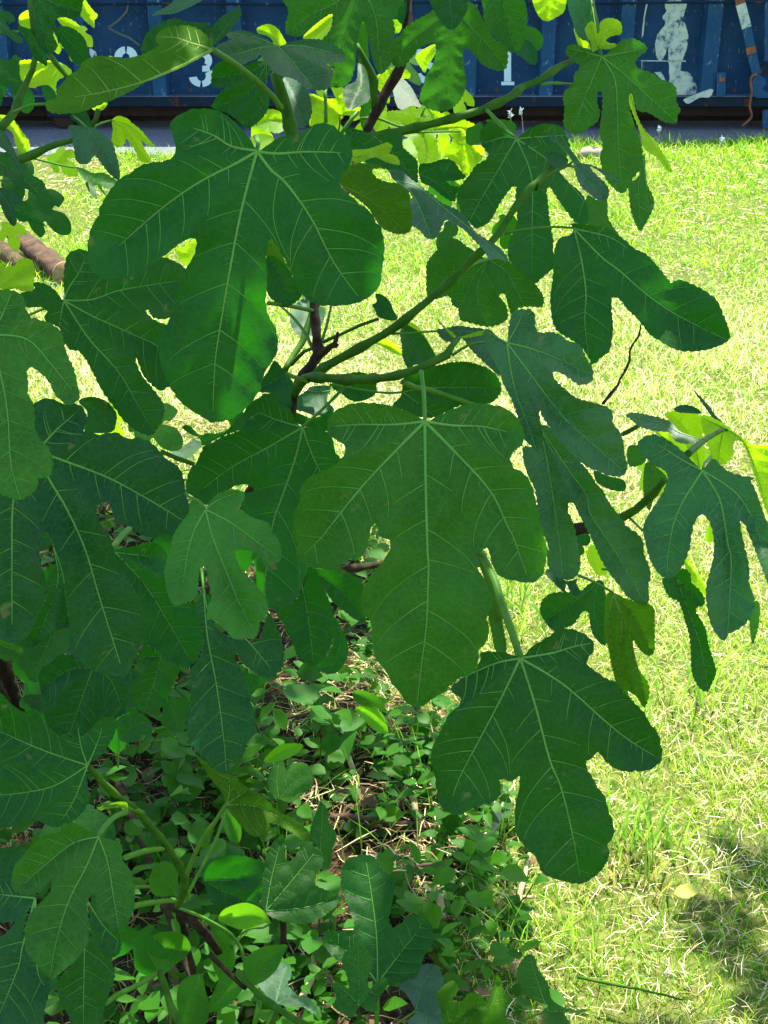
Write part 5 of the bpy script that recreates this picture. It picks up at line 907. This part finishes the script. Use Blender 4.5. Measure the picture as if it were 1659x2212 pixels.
def sprig(x, y, h, nl, L, lab, grp=PL, dark=.3):
    t = empty('vine_sprig', (x, y, 0), lab, 'vine', grp); az = rp.uniform(0, 6.28); lean = rp.uniform(.2, .7)
    pts = [(x, y, -.01)]; 
    for i in range(1, 6): u = i/5; pts.append((x+math.cos(az)*lean*h*u**1.5+rp.uniform(-.01, .01), y+math.sin(az)*lean*h*u**1.5+rp.uniform(-.01, .01), h*u))
    pts = catmull(np.array(pts), .02); V, F = tube_geo(pts, np.linspace(.0022, .0012, len(pts)), 5); mesh('stem', V, F, M['stem'], t, pts[0])
    for i in range(nl):
        u = (i//2+1)/((nl+1)//2); p = pts[min(len(pts)-1, int(u*(len(pts)-1)))]; a = az+(i % 2)*math.pi+(i//2)*1.57+rp.uniform(-.5, .5)
        vine_leaf(t, p, a, rp.uniform(-.1, .7), L*rp.uniform(.7, 1.2)*(1.1-.35*u), rp.uniform(-.5, .5), rp.choice((0, 1, 2)) if rp.random() > dark else rp.choice((3, 4)))
    return t
# individually seen sprigs: (photo x, y of the base, height, number of leaves, leaf length)
SP = [(545, 1330, .14, 8, .05), (640, 1570, .10, 8, .055), (700, 1610, .12, 8, .06), (770, 1640, .12, 6, .075), (570, 1650, .12, 8, .06), (620, 1700, .10, 8, .055), (720, 1720, .08, 8, .045), (530, 1760, .13, 8, .055),
      (470, 1690, .14, 8, .055), (430, 1640, .15, 8, .06), (380, 1780, .16, 8, .05), (340, 1850, .16, 8, .06), (560, 1860, .10, 8, .05), (650, 1830, .10, 8, .05), (790, 1810, .08, 8, .045), (860, 1740, .07, 8, .04),
      (900, 1690, .08, 8, .045), (940, 1640, .07, 8, .04), (1010, 1850, .09, 8, .045), (1060, 1900, .08, 8, .045), (930, 1890, .08, 8, .045), (980, 1960, .08, 8, .045), (1090, 2010, .07, 8, .04), (850, 1960, .08, 8, .05),
      (600, 2000, .10, 8, .055), (500, 2060, .14, 8, .06), (430, 2100, .16, 8, .06), (640, 2120, .10, 8, .05), (560, 2190, .10, 8, .055), (960, 2080, .07, 8, .045)]
SPL = ['in the gap under the dark stick', 'left of the long-lobed leaf tip, topmost', 'just below the two hanging oval fig lobes', 'with the two big bright leaves before the litter', 'directly below the first twig at the left', 'under the red-brown twig, left part', 'under the red-brown twig, middle part', 'beside the long dark fig lobe, on its right', 'touching the tip of the long dark fig lobe', 'below the rounded bluish leaf', 'right of the arching green shoot, upper one', 'right of the arching green shoot, lower one', 'behind the little fig leaf among the vines', 'just right of the little fig leaf', "below the long dark twig's left end", 'at the right end of the long dark twig', 'under the pointed bottom of the central leaf', 'nearest the bright straw patch', 'left of the thick grey stick', 'below the thick grey stick', "right of the three-lobed leaf's tip, upper one", "right of the three-lobed leaf's tip, lower one", 'farthest toward the lawn edge', 'beside the top lobe of the three-lobed leaf', 'between the upright folded leaf and the three-lobed leaf', 'above the low drooping oval leaf', 'over the pair of low stems', 'left of the small light green lobed leaf', 'at the very bottom left of the light lobed leaf', "at the right side of the three-lobed leaf's base"]
for i, (px, py, h, nl, L) in enumerate(SP):
    p = WG(px, py); sprig(p.x, p.y, h*1.3, nl+2, L*1.15, 'low vine sprig '+SPL[i])
def big_oval(out, veins, d, mat, label, **kw):
    O = P(out); J = P(veins[0])[0]; t = empty('vine_shoot', W(J[0], J[1], d), label, 'vine')
    fig_leaf(out, veins, d, mat, parent=t, cren=.3, fine=False, **kw)
    return t
M['oval'] = M['vine_leaf']; M['ovald'] = M['vine_dark']
big_oval("J 1460,1115 1440,1070 1400,1030 1330,1005 1270,1015 1210,1040 1180,1080 1185,1105 1240,1130 1300,1150 1370,1140 1430,1115", ["J 1460,1115 1370,1075 1200,1095"], 1.55, 'oval', 'plain oval leaf touching the upright folded fig leaf', pet="J 1460,1115 1420,1140 1340,1150 1250,1230", petd=1.65)
big_oval("J 1345,1438 1315,1370 1320,1310 1370,1270 1430,1240 1500,1232 1553,1235 1530,1290 1500,1350 1450,1410 1400,1440", ["J 1345,1438 1420,1340 1545,1240"], 1.5, 'ovald', 'plain oval leaf above the pale wavy leaf')
big_oval("J 805,900 820,830 870,785 910,785 950,820 962,880 950,950 900,970 850,970 815,945", ["J 960,970 890,880 830,820"], 1.45, 'ovald', 'round leaf beside the arching shoot at the lower left')
big_oval("J 755,1240 800,1195 870,1165 940,1160 1000,1185 1030,1240 1010,1290 960,1330 900,1380 840,1370 790,1320", ["J 1020,1270 900,1250 765,1240"], 1.6, 'ovald', 'broad dark oval leaf under the woody stem')
big_oval("J 1090,1395 1110,1480 1130,1560 1120,1640 1080,1680 1000,1680 965,1600 955,1500 980,1430 1040,1395", ["J 1080,1395 1060,1500 1040,1660"], 1.5, 'ovald', 'tall dark oval leaf at the bottom edge left of centre')
big_oval("J 1325,1440 1290,1500 1230,1560 1125,1600 1130,1540 1160,1470 1190,1400 1240,1385 1300,1400", ["J 1320,1425 1230,1490 1130,1595"], 1.52, 'ovald', 'pointed oval leaf over the pair of low stems')
big_oval("J 1115,1180 1160,1150 1220,1170 1260,1230 1270,1320 1240,1400 1190,1420 1155,1360 1130,1270", ["J 1170,1160 1210,1270 1200,1410"], 1.6, 'ovald', 'drooping dark oval leaf right of the woody stem')
big_oval("J 1210,495 1250,530 1290,570 1305,620 1290,680 1240,665 1210,600 1200,550", ["J 1215,500 1260,590 1290,680"], 1.55, 'ovald', 'small bright oval leaf under the folded olive leaf')
big_oval("H 665,1080 720,1075 800,1110 845,1180 860,1200 840,1200 780,1160 700,1150 665,1120", ["H 855,1200 760,1130 670,1090"], 2.3, 'ovald', 'light oval leaf over the dark litter', lit=True)
big_oval("H 675,1170 740,1150 800,1180 840,1240 848,1305 780,1290 730,1240 690,1200", ["H 680,1172 770,1230 845,1300"], 2.3, 'oval', 'bright oval leaf lit through over the litter', lit=True)
big_oval("K 180,240 240,170 300,145 390,150 370,190 300,230 240,250", ["K 385,152 280,190 190,240"], 2.1, 'oval', 'curved oval leaf above the little lobed leaf')
# little fig leaf low in the middle distance
fl("K 265,440 215,410 200,350 215,290 240,245 285,240 295,290 305,310 330,260 380,245 430,270 445,320 440,380 400,410 370,440 330,460 290,455", ["K 262,445 320,380 380,310", "K 262,445 250,350 260,260", "K 262,445 330,440 400,400"], 2.0, 'green', gy=-.3, fine=False, label='little fig leaf among the vines')
fl("K 440,670 435,600 470,500 490,460 530,510 535,570 575,640 550,720 540,800 500,830 490,790 500,740", ["K 480,800 490,650 500,480"], 2.1, 'green', gy=-.2, fine=False)
# carpet of small leaves nobody could count
def carpet(n, L0, L1, zmax, mat, name, label, seed, cond=None):
    r2 = np.random.default_rng(seed); V = []; F = []
    y = np.sqrt(r2.random(n)*((4.0+.6)**2-(1.2+.6)**2)+(1.8)**2)-.6; x = (r2.random(n)*2-1)*(y*.36+.25)
    z = shade_zone(x-.12, y); cl = np.sin(x*11+y*3)+np.sin(y*13-x*5)+.7*np.sin(x*23+y*19); ok = z & (cl > -.45); 
    if cond is not None: ok &= cond(x, y)
    x, y = x[ok], y[ok]; m = len(x); L = L0+(L1-L0)*r2.random(m); zz = .01+zmax*r2.random(m)**1.3
    az = r2.random(m)*6.283; el = (r2.random(m)-.35)*1.1; d = np.stack([np.cos(az)*np.cos(el), np.sin(az)*np.cos(el), np.sin(el)], 1); s = np.stack([-np.sin(az), np.cos(az), (r2.random(m)-.5)*.9], 1)
    s /= np.linalg.norm(s, axis=1)[:, None]; nn = np.cross(d, s); c = np.stack([x, y, zz], 1); rows = []
    prof = [(0, .0), (.18, .24), (.45, .36), (.75, .22), (1, .0)]; asp = .55+.75*r2.random(m)
    for t, w_ in prof:
        for sg in (-1, 0, 1): rows.append(c+d*(L*t)[:, None]+s*(L*w_*sg*asp)[:, None]+nn*((abs(sg)*w_*.25-.18*t*t)*L)[:, None])
    V = np.stack(rows, 1); b = (np.arange(m)*15)[:, None]
    F = np.concatenate([b+np.array([[i*3+j, i*3+j+1, i*3+j+4, i*3+j+3]]) for i in range(4) for j in range(2)], 0)
    V = V.reshape(-1, 3); V[:, 2] = np.maximum(V[:, 2], .003)
    o = fast_mesh(name, V, F, mat, smooth=True); tag(o, label, 'ground cover', kind='stuff'); return o
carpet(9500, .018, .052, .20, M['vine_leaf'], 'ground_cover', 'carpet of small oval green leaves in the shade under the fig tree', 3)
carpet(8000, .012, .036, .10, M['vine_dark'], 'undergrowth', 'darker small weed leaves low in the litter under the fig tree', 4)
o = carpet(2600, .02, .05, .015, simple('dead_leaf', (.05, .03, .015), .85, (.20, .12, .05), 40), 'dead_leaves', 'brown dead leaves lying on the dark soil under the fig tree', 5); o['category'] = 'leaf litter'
def sun_spot(x, y):  # sun patches, brightened by the pale straw colour laid there
    r = np.zeros(len(x), bool)
    for px, py, rr in ((880, 1560, .12), (950, 1600, .10), (890, 1780, .08), (915, 1910, .09), (760, 1470, .09), (960, 1770, .07), (430, 900, .2), (700, 1560, .10), (650, 1760, .09)):
        g_ = WG(px, py); r |= (x-g_.x)**2+(y-g_.y)**2 < (rr*(.7+.6*rg.random(len(x))))**2
    return r
off = 0; VV = []; FF = []; CCo = []
for v, f, c in [straw(52000, 1.1, 4.2, .015, .09, .0008, .0028, [(.48, .38, .18), (.22, .14, .06), (.62, .52, .30), (.05, .03, .015)], [.28, .30, .17, .25], .07, sun_spot)]: VV.append(v); FF.append(f+off); CCo.append(c); off += len(v)
o = fast_mesh('straw', np.vstack(VV), np.vstack(FF), M['straw'], np.vstack(CCo)); tag(o, 'matted straw coloured pale to brighten the sun patches of the undergrowth', 'straw', kind='stuff')
# ------------------------------------------------------------------ sticks, stalks, log, stone, seed heads
MST = simple('grey_stick', (.10, .085, .06), .85, (.26, .23, .18), 40, .6); MDK = simple('dark_twig', (.05, .025, .018), .8, (.13, .06, .035), 60, .4); MSW = simple('pale_straw_stalk', (.26, .20, .09), .6, (.42, .34, .18), 50, .2)
def gstick(s, r0, r1, mat, name, label, cat, z=.02, z1=None, n=8):
    p = P(s); zz = np.linspace(z, z if z1 is None else z1, len(p)); pts = catmull(np.array([tuple(WG(a, b, zc)) for (a, b), zc in zip(p, zz)]), .015)
    pts = pts+np.random.normal(0, r0*.12, pts.shape); V, F = tube_geo(pts, np.linspace(r0, r1, len(pts))*np.random.uniform(.93, 1.07, len(pts)), n)
    return tag(mesh(name, V, F, mat, None, pts[0]), label, cat)
gstick("K 1360,705 1400,620 1440,540 1510,455", .0125, .010, MST, 'stick', 'thick grey stick lying in the litter behind the lower right leaf', 'stick', .03)
gstick("K 1340,850 1350,790 1370,720", .007, .007, MST, 'stick', 'short grey stick end below the thick grey stick', 'stick', .02)
gstick("K 1545,1075 1560,980 1590,850 1615,740", .006, .004, MSW, 'stalk', 'pale straw stalk at the lawn edge below the large leaf tip', 'stalk', .02)
gstick("K 595,85 625,180 670,305", .006, .0055, MSW, 'stalk', 'pale straw stalk standing against dark litter', 'stalk', .05, .02)
gstick("K 1110,640 1125,760 1130,900 1145,1090", .006, .007, MSW, 'stalk', 'cream stalk under the bright litter patch', 'stalk', .03, .02)
gstick("K 960,380 985,430 1000,500 1015,610", .008, .005, MSW, 'stalk', 'cream split stalk pointing at the sunlit litter', 'stalk', .05, .02)
gstick("K 540,540 700,545 800,565 900,580 990,575", .007, .005, MDK, 'twig', 'long dark twig lying across the litter', 'twig', .03)
gstick("K 860,865 950,830 1040,805 1130,795", .004, .003, MDK, 'twig', 'reddish twig above the three-lobed leaf', 'twig', .05)
gstick("H 165,1285 250,1240 400,1205 560,1185 640,1180 720,1190 830,1180", .004, .003, MDK, 'twig', 'thin red-brown twig crossing the leaves', 'twig', .08)
gstick("K 110,150 140,190 155,260 165,330 140,400", .006, .004, MSW, 'stalk', 'curved tan stalk at the left of the litter', 'stalk', .06, .03)
gstick("K 850,500 880,440 915,345", .004, .003, MDK, 'twig', 'short dark red twig in the litter', 'twig', .03)
gstick("K 930,245 955,330 975,380", .003, .003, MDK, 'twig', 'short red twig above the split stalk', 'twig', .06)
gstick("K 1210,960 1300,900 1480,965 1650,975", .004, .003, MSW, 'stalk', 'long tan stalk running to the lawn edge', 'stalk', .02)
gstick("L 630,1405 800,1440 1000,1480 1200,1530", .003, .0015, M['stem'], 'stem', 'thin grey-green stem lying across the lower lawn', 'stem', .05)
gstick("K 380,1530 K 440,1400 450,1300 470,1230", .006, .004, MSW, 'stalk', 'tan stalk by the pale wavy leaf', 'stalk', .05)
# upright grass clumps
def clump(px, py, n, h, label, wd=.005, spread=.04, cols=((.14, .30, .03), (.22, .38, .05))):
    p = WG(px, py); x = p.x+rg.normal(0, spread, n); y = p.y+rg.normal(0, spread, n)
    V, F, c = blades(x, y, h*(.5+.6*rg.random(n)), wd*(.6+.6*rg.random(n)), .1+.6*rg.random(n), pick(cols, [.5, .5], n), .4, '', None, 4)
    o = fast_mesh('grass_tuft', V, F, M['blade'], c, smooth=True); tag(o, label, 'grass tuft', kind='stuff')
clump(1390, 1840, 70, .14, 'tall green tuft in the lawn right of the lower leaf tip'); clump(1370, 1900, 60, .09, 'low brown-green tuft below the tall one', cols=((.30, .26, .10), (.16, .24, .05)))
clump(1100, 1330, 90, .20, 'long grass seen behind the folded leaf stalk', .005, .08); clump(1400, 1560, 30, .25, 'thin tall blades beside the lower right leaf lobe', .005, .06)
clump(1210, 335, 40, .14, 'grass tuft at the road edge left of the stone', .008, .07); clump(1450, 312, 50, .13, 'grass tuft at the road edge under the hanging leaf', .009, .12); clump(1620, 330, 60, .14, 'grass tuft at the road edge near the frame', .009, .1)
clump(1560, 1500, 26, .22, 'tall weed blades at the right edge', .006, .05); clump(1150, 2030, 50, .12, 'green tuft at the shade edge near the bottom', .004, .06); clump(1290, 2080, 60, .12, 'sparse tuft in the dry patch at the bottom right', .003, .07)
clump(60, 590, 120, .12, 'grass growing around the split log', .006, .14); clump(130, 575, 80, .10, 'grass tuft at the cut end of the log', .006, .08)
clump(900, 1640, 60, .16, 'green blades among the litter left of the straw patch', .004, .09); clump(620, 1900, 50, .16, 'green blades behind the low dark fig leaf', .004, .10); clump(1030, 1780, 70, .12, 'green blades around the grey stick', .004, .10)
clump(200, 340, 60, .10, 'grass tuft on the road edge at the left', .008, .15)
# fallen yellow leaf
pf = WG(*P("L 1215,935")[0], .05); fy = bpy.data.objects.new('fallen_leaf', vine_leaf_mesh(9, .62, simple('yellow_leaf', (.30, .36, .03), .5, (.42, .44, .05), 30, tfac=.4, trans=(.6, .62, .03)))); C.objects.link(fy)
fy.location = WG(*P("L 1150,960")[0], .04); fy.scale = (.052, .052, .05); fy.rotation_euler = (.2, -.15, .25); tag(fy, 'fallen yellow-green leaf lying on the lower lawn', 'leaf')
# log
MLG = simple('weathered_log', (.020, .010, .004), .9, (.095, .050, .018), 22, 1.0, .012); MLE = simple('log_cut', (.20, .13, .05), .8, (.30, .20, .09), 30)
a0 = WG(*P("A 95,1270")[0], .10); a1 = WG(*P("A 350,1480")[0], .05)
LG = empty('log', tuple((a0+a1)/2), 'split reddish-brown log lying in the grass at the left', 'log')
pts = np.array([tuple(a0.lerp(a1, t)) for t in np.linspace(-.1, 1, 26)]); V, F = tube_geo(pts, np.linspace(.052, .066, 26), 14, .72, (0, .3, 1)); V = np.array(V); V += np.outer(.007*np.sin(np.tile(np.arange(14), 26)*2.4)+.005*np.sin(np.repeat(np.arange(26), 14)*.9+np.tile(np.arange(14), 26)*1.1)+np.random.normal(0, .0022, len(V)), (.3, .4, .85)); mesh('bark', V, F, MLG, LG, pts[0])
dv = (pts[-1]-pts[0])/np.linalg.norm(pts[-1]-pts[0]); V, F = tube_geo(np.array([pts[-1]+dv*.001, pts[-1]+dv*.012]), .064, 12); mesh('cut_end', V, F, MLE, LG, pts[-1])
pts2 = np.array([tuple(a0.lerp(a1, t)+Vector((-.12, -.02, -.03))) for t in np.linspace(-.1, .8, 8)]); V, F = tube_geo(pts2, .04, 8); mesh('splinter', V, F, MLG, LG, pts2[0])
# stone
pr = WG(*P("C 700,850")[0]); rs = bpy.data.meshes.new('stone'); V = []; F = []
for i in range(7):
    for j in range(10):
        th = math.pi*i/6; ph = 2*math.pi*j/10; rr = 1+.18*math.sin(3*ph+i)+.1*math.sin(5*th+j); V.append((pr.x+.10*rr*math.sin(th)*math.cos(ph), pr.y+.07*rr*math.sin(th)*math.sin(ph), .03+.04*rr*math.cos(th)))
for i in range(6):
    for j in range(10): F.append((i*10+j, i*10+(j+1) % 10, (i+1)*10+(j+1) % 10, (i+1)*10+j))
tag(mesh('stone', V, F, simple('stone', (.16, .12, .09), .9, (.34, .28, .22), 25, .8), None, tuple(pr)), 'brown stone in the grass near the road edge', 'stone')
# seed heads against the dark gap under the dumpster
for (bx, by, tx, ty, lab) in [(1128, 320, 1126, 238, 'white seed head on a thin stalk, the taller fluffy one'), (1102, 320, 1102, 243, 'thin bare seed stalk left of the fluffy one'), (1419, 310, 1423, 275, 'small seed head before the road at the right'), (1560, 318, 1561, 300, 'small white flower head in the grass at the right')]:
    b = WG(bx, by+15); tpn = WY(tx, ty, b.y); t = empty('seed_head', tuple(b), lab, 'weed'); pp = catmull(np.array([tuple(b), tuple(b.lerp(tpn, .5)+Vector((.01, 0, 0))), tuple(tpn)]), .03)
    V, F = tube_geo(pp, .0022, 5); mesh('stalk', V, F, MSW, t, pp[0])
    mb = MB()
    for k in range(14):
        q = np.array(tpn)+np.random.normal(0, .006, 3)+np.array((0, 0, -.01*k*.2)); mb.tube([q, q+np.random.normal(0, .006, 3), q+np.random.normal(0, .012, 3)+(0, 0, .01)], [.002, .003, .001], 4)
    mesh('tuft', mb.V, mb.F, MW_, t, tuple(tpn))
print('LEAVES', len(NLEAF), 'OBJ', len(bpy.data.objects))
# ------------------------------------------------------------------ generic leaves: behind, and unseen leaves overhead, arranged to shade the near ones
T_OUT = {}
def template(out, veins):
    O = P(out); mains = [P(v) for v in veins]; J = mains[0][0]
    poly = catmull(O, 14, True); keep = [poly[0]]
    for p in poly[1:]:
        if np.linalg.norm(p-keep[-1]) > 9: keep.append(p)
    poly = np.array(keep); tip = mains[0][-1]; L = np.linalg.norm(tip-J); ax = (tip-J)/L; ay = np.array([-ax[1], ax[0]])
    gx, gy = np.meshgrid(np.arange(poly[:, 0].min(), poly[:, 0].max(), 34), np.arange(poly[:, 1].min(), poly[:, 1].max(), 34))
    g = np.stack([gx.ravel(), gy.ravel()], 1); g = g[inside(g, poly)]; g = g[seg_dist(g, np.vstack([poly, poly[:1]])) > 12]
    V, F = triangulate(poly, g)
    q = (V-J)/L; u = q@ax; v = q@ay
    return np.stack([u, v], 1), np.array(F)
TL = [template("E 1050,945 950,890 800,850 650,855 530,950 530,1035 620,1095 580,1170 480,1225 390,1290 350,1420 340,1600 H 350,240 380,390 520,420 620,370 730,320 770,190 865,265 850,340 760,450 705,590 760,710 790,910 870,1040 940,1130 1040,1155 1190,1040 1310,980 1390,740 1420,590 1330,410 1305,325 1385,300 I 170,400 270,480 390,490 465,320 400,140 F 465,1640 405,1400 330,1220 270,1150 345,1030 270,900 110,850 E 1200,880", ["E 1050,950 H 1010,1130"]),
      template("C 760,302 690,270 600,240 575,295 640,350 605,450 550,540 560,700 660,715 755,600 740,500 765,560 750,720 750,850 790,980 860,1040 930,960 985,830 930,650 905,520 940,560 1010,610 1165,665 1185,595 1160,490 1030,390 945,335 1005,270 930,210 840,240", ["C 760,305 870,1020"]),
      template("I 320,895 190,865 110,865 60,980 H 1230,1100 1250,1120 1180,1200 1095,1370 1085,1520 K 1110,400 1170,510 1290,500 1450,440 1455,345 1560,315 1540,480 1545,640 L 440,840 620,905 740,850 825,640 780,430 675,235 740,190 890,300 1010,290 1085,220 1020,30 I 930,1130 800,1020 680,930 720,860 670,770 540,745 430,810", ["I 320,900 L 645,870"])]
def place_leaf(T, pos, axis, nrm, L, curl, rnd):
    uv, F = T; a = np.array(axis)/np.linalg.norm(axis); n = np.array(nrm); n = n-a*(n@a); n /= np.linalg.norm(n)+1e-9; b = np.cross(n, a)
    u, v = uv[:, 0]*L, uv[:, 1]*L
    h = -curl*(u*u+v*v)/L + .05*L*np.abs(v/L)**1.0*.8 + .012*L*np.sin(u/L*9+rnd.random()*6)*np.cos(v/L*8)
    return np.array(pos)+u[:, None]*a+v[:, None]*b+h[:, None]*n, F
rnd = random.Random(17); FILL = []
# filler leaves inside the bush, behind the ones traced above
def filler(px, py, d, size_px, ang, tilt, mat, T=0):
    pos = W(px, py, d); L = size_px*d/FPX
    ax = Vector((1, 0, 0))*math.cos(ang)-UP*math.sin(ang)+FW*tilt[0]; nr = -FW+UP*tilt[1]+Vector((1, 0, 0))*tilt[2]
    FILL.append((pos, mat)); V, F = place_leaf(TL[T], pos, np.array(ax), np.array(nr), L, .15, rnd)
    return mesh('leaf', V, F, M[mat], FIG, pos)
for (px, py, d, s, a, m) in [(40, 1330, 1.7, 150, 1.4, 'dark'), (330, 1170, 1.6, 140, 1.0, 'dark'), (180, 1200, 1.65, 160, 1.8, 'dark'), (60, 700, 1.6, 120, 1.2, 'dark'),
        (470, 1420, 1.7, 130, 1.5, 'dark'), (250, 1500, 1.6, 150, 1.7, 'dark'), (560, 1150, 1.6, 170, 1.4, 'dark'), (90, 1500, 1.5, 160, 1.2, 'dark'), (300, 900, 1.7, 120, .6, 'green'),
        (230, 880, 1.6, 90, 1.2, 'lime'), (380, 1340, 1.5, 150, 1.9, 'dark'), (150, 1740, 1.5, 170, 1.3, 'dark'), (300, 2010, 1.5, 150, 1.5, 'dark'), (60, 2050, 1.4, 170, 1.5, 'dark'),
        (520, 830, 1.6, 80, 2.2, 'green'), (610, 930, 1.6, 90, 1.8, 'dark'), (700, 980, 1.5, 110, 1.5, 'dark'), (790, 200, 1.9, 80, 1.2, 'lime'), (640, 180, 1.8, 90, 1.7, 'dark'),
        (860, 110, 1.8, 90, 1.0, 'green'), (1000, 330, 1.8, 80, .5, 'lime'), (960, 380, 1.7, 90, 1.6, 'green'), (1230, 1180, 1.6, 70, 1.2, 'dark'), (1400, 1000, 1.75, 90, 1.0, 'lime'),
        (1470, 960, 1.8, 70, .3, 'lime'), (1560, 1120, 1.8, 90, 1.4, 'lime'), (20, 130, 1.6, 110, 1.2, 'dark'), (60, 430, 1.6, 110, .6, 'dark'), (10, 330, 1.5, 110, 1.2, 'dark'), (20, 480, 1.7, 60, 1.3, 'lime')]:
    filler(px, py, d, s, a, (rnd.uniform(-.5, .5), rnd.uniform(.0, .9), rnd.uniform(-.4, .4)), m, rnd.randrange(3))
for (px, py, d, s, a, m) in [(560, 250, 1.9, 80, 1.2, 'lime'), (700, 150, 1.9, 90, .9, 'lime'), (720, 260, 2.0, 90, 1.7, 'lime'), (820, 230, 2.0, 90, 2.2, 'lime'), (880, 300, 2.0, 90, .6, 'lime'), (950, 250, 2.0, 80, 1.3, 'lime'),
        (760, 330, 1.9, 60, 1.9, 'green'), (1010, 400, 1.9, 80, 1.2, 'green'), (1100, 470, 1.9, 70, 1.7, 'green'), (650, 300, 1.9, 80, .5, 'lime'), (160, 60, 1.8, 80, 1.4, 'lime'), (250, 130, 1.9, 70, 1.9, 'lime'),
        (120, 330, 1.8, 70, .8, 'lime'), (610, 100, 1.9, 80, 2.3, 'green'), (700, 60, 1.9, 90, 1.3, 'green'), (990, 190, 1.9, 70, 1.5, 'lime')]:
    filler(px, py, d, s, a, (rnd.uniform(-.5, .5), rnd.uniform(.0, .9), rnd.uniform(-.4, .4)), m, rnd.randrange(3))
SHADE = []; LIT = []
def shadow_uv(p): t = p[..., 2]/SDIR.z; return np.stack([p[..., 0]-SDIR.x*t, p[..., 1]-SDIR.y*t], -1)
for (org, cen, lit, sz, vs) in NLEAF:
    for q in shadow_uv(vs): (LIT if lit else SHADE).append(q)
for p_, m_ in FILL:
    if m_ == 'lime': LIT.append(shadow_uv(np.array(p_)))
KEY = np.array([q for (o_, c_, l_, sz, vs) in NLEAF if not l_ and sz > .17 and o_[2] < 1.4 for q in shadow_uv(vs)])
LIT = np.array(LIT); SHADE = np.array(SHADE)
GSH = [(-2.3, .9, -.25, 2.75), (-.25, 1.2, .16, 3.0), (-1.9, 2.6, -.5, 3.3)]; GSP = [(.15, 1.05, 1.1, 1.48), (.50, 1.6, .9, 1.85), (-.3, 2.9, .0, 3.3)]  # ground areas the added leaves overhead are placed to shade
for q_ in ((880, 1560, .1), (950, 1600, .1), (990, 1620, .1), (890, 1780, .07), (960, 1770, .1), (915, 1910, .10), (760, 1470, .1), (700, 1560, .1), (650, 1760, .1), (420, 920, .12)):
    g_ = WG(q_[0], q_[1]); LIT = np.vstack([LIT, [[g_.x, g_.y]], [[g_.x+.06, g_.y+.04]], [[g_.x-.05, g_.y+.05]]])    # ground spots kept sunny by leaving leaves out overhead
pr_ = shadow_uv(np.array([Wn(x_, y_, 1.0) for x_, y_ in ((1155, 1165),)])); LIT = np.vstack([LIT, pr_])
rnd = random.Random(11)
def canopy_keep(c, r):
    q = shadow_uv(np.array(c))
    if np.min(np.linalg.norm(pr_-q, axis=1)) < r*.5: return False
    if np.min(np.linalg.norm(KEY-q, axis=1)) < r*.45: return True
    if len(LIT) and np.min(np.linalg.norm(LIT-q, axis=1)) < r*.75: return False
    if np.min(np.linalg.norm(SHADE-q, axis=1)) < r*.5: return True
    for (x0, y0, x1, y1) in GSH:
        if x0 < q[0] < x1 and y0 < q[1] < y1: return rnd.random() < .88
    for (x0, y0, x1, y1) in GSP:
        if x0 < q[0] < x1 and y0 < q[1] < y1: return rnd.random() < .15
    return False
CV = []; CF = []; nb = 0; cnt = 0; CC = []
for it in range(20000):
    z = rnd.uniform(1.95, 3.1)
    q = (rnd.uniform(-2.4, 1.1), rnd.uniform(-.3, 3.3)); c = (q[0]+SDIR.x*z/SDIR.z, q[1]+SDIR.y*z/SDIR.z, z)
    L = rnd.uniform(.10, .17)
    if not canopy_keep(c, L): continue
    if CC and np.min(np.linalg.norm(shadow_uv(np.array(CC))-np.array(q), axis=1)) < .045: continue
    CC.append(c)
    az = rnd.uniform(0, 6.28); ax = (math.cos(az), math.sin(az), rnd.uniform(-.7, .0)); nr = (rnd.uniform(-.35, .35)+SDIR.x*.5, rnd.uniform(-.35, .35)+SDIR.y*.5, 1)
    V, F = place_leaf(rnd.choice(TL), c, ax, nr, L, rnd.uniform(.05, .25), rnd)
    CV.append(V); CF.append(F+nb); nb += len(V); cnt += 1
shade_crown = fast_mesh('shade_crown', np.vstack(CV), np.vstack(CF), M['dark'], parent=FIG, smooth=True); shade_crown['kind'] = 'stuff'  # unseen treetop, its leaves placed for the shade they cast below
print('CANOPY', cnt, nb)
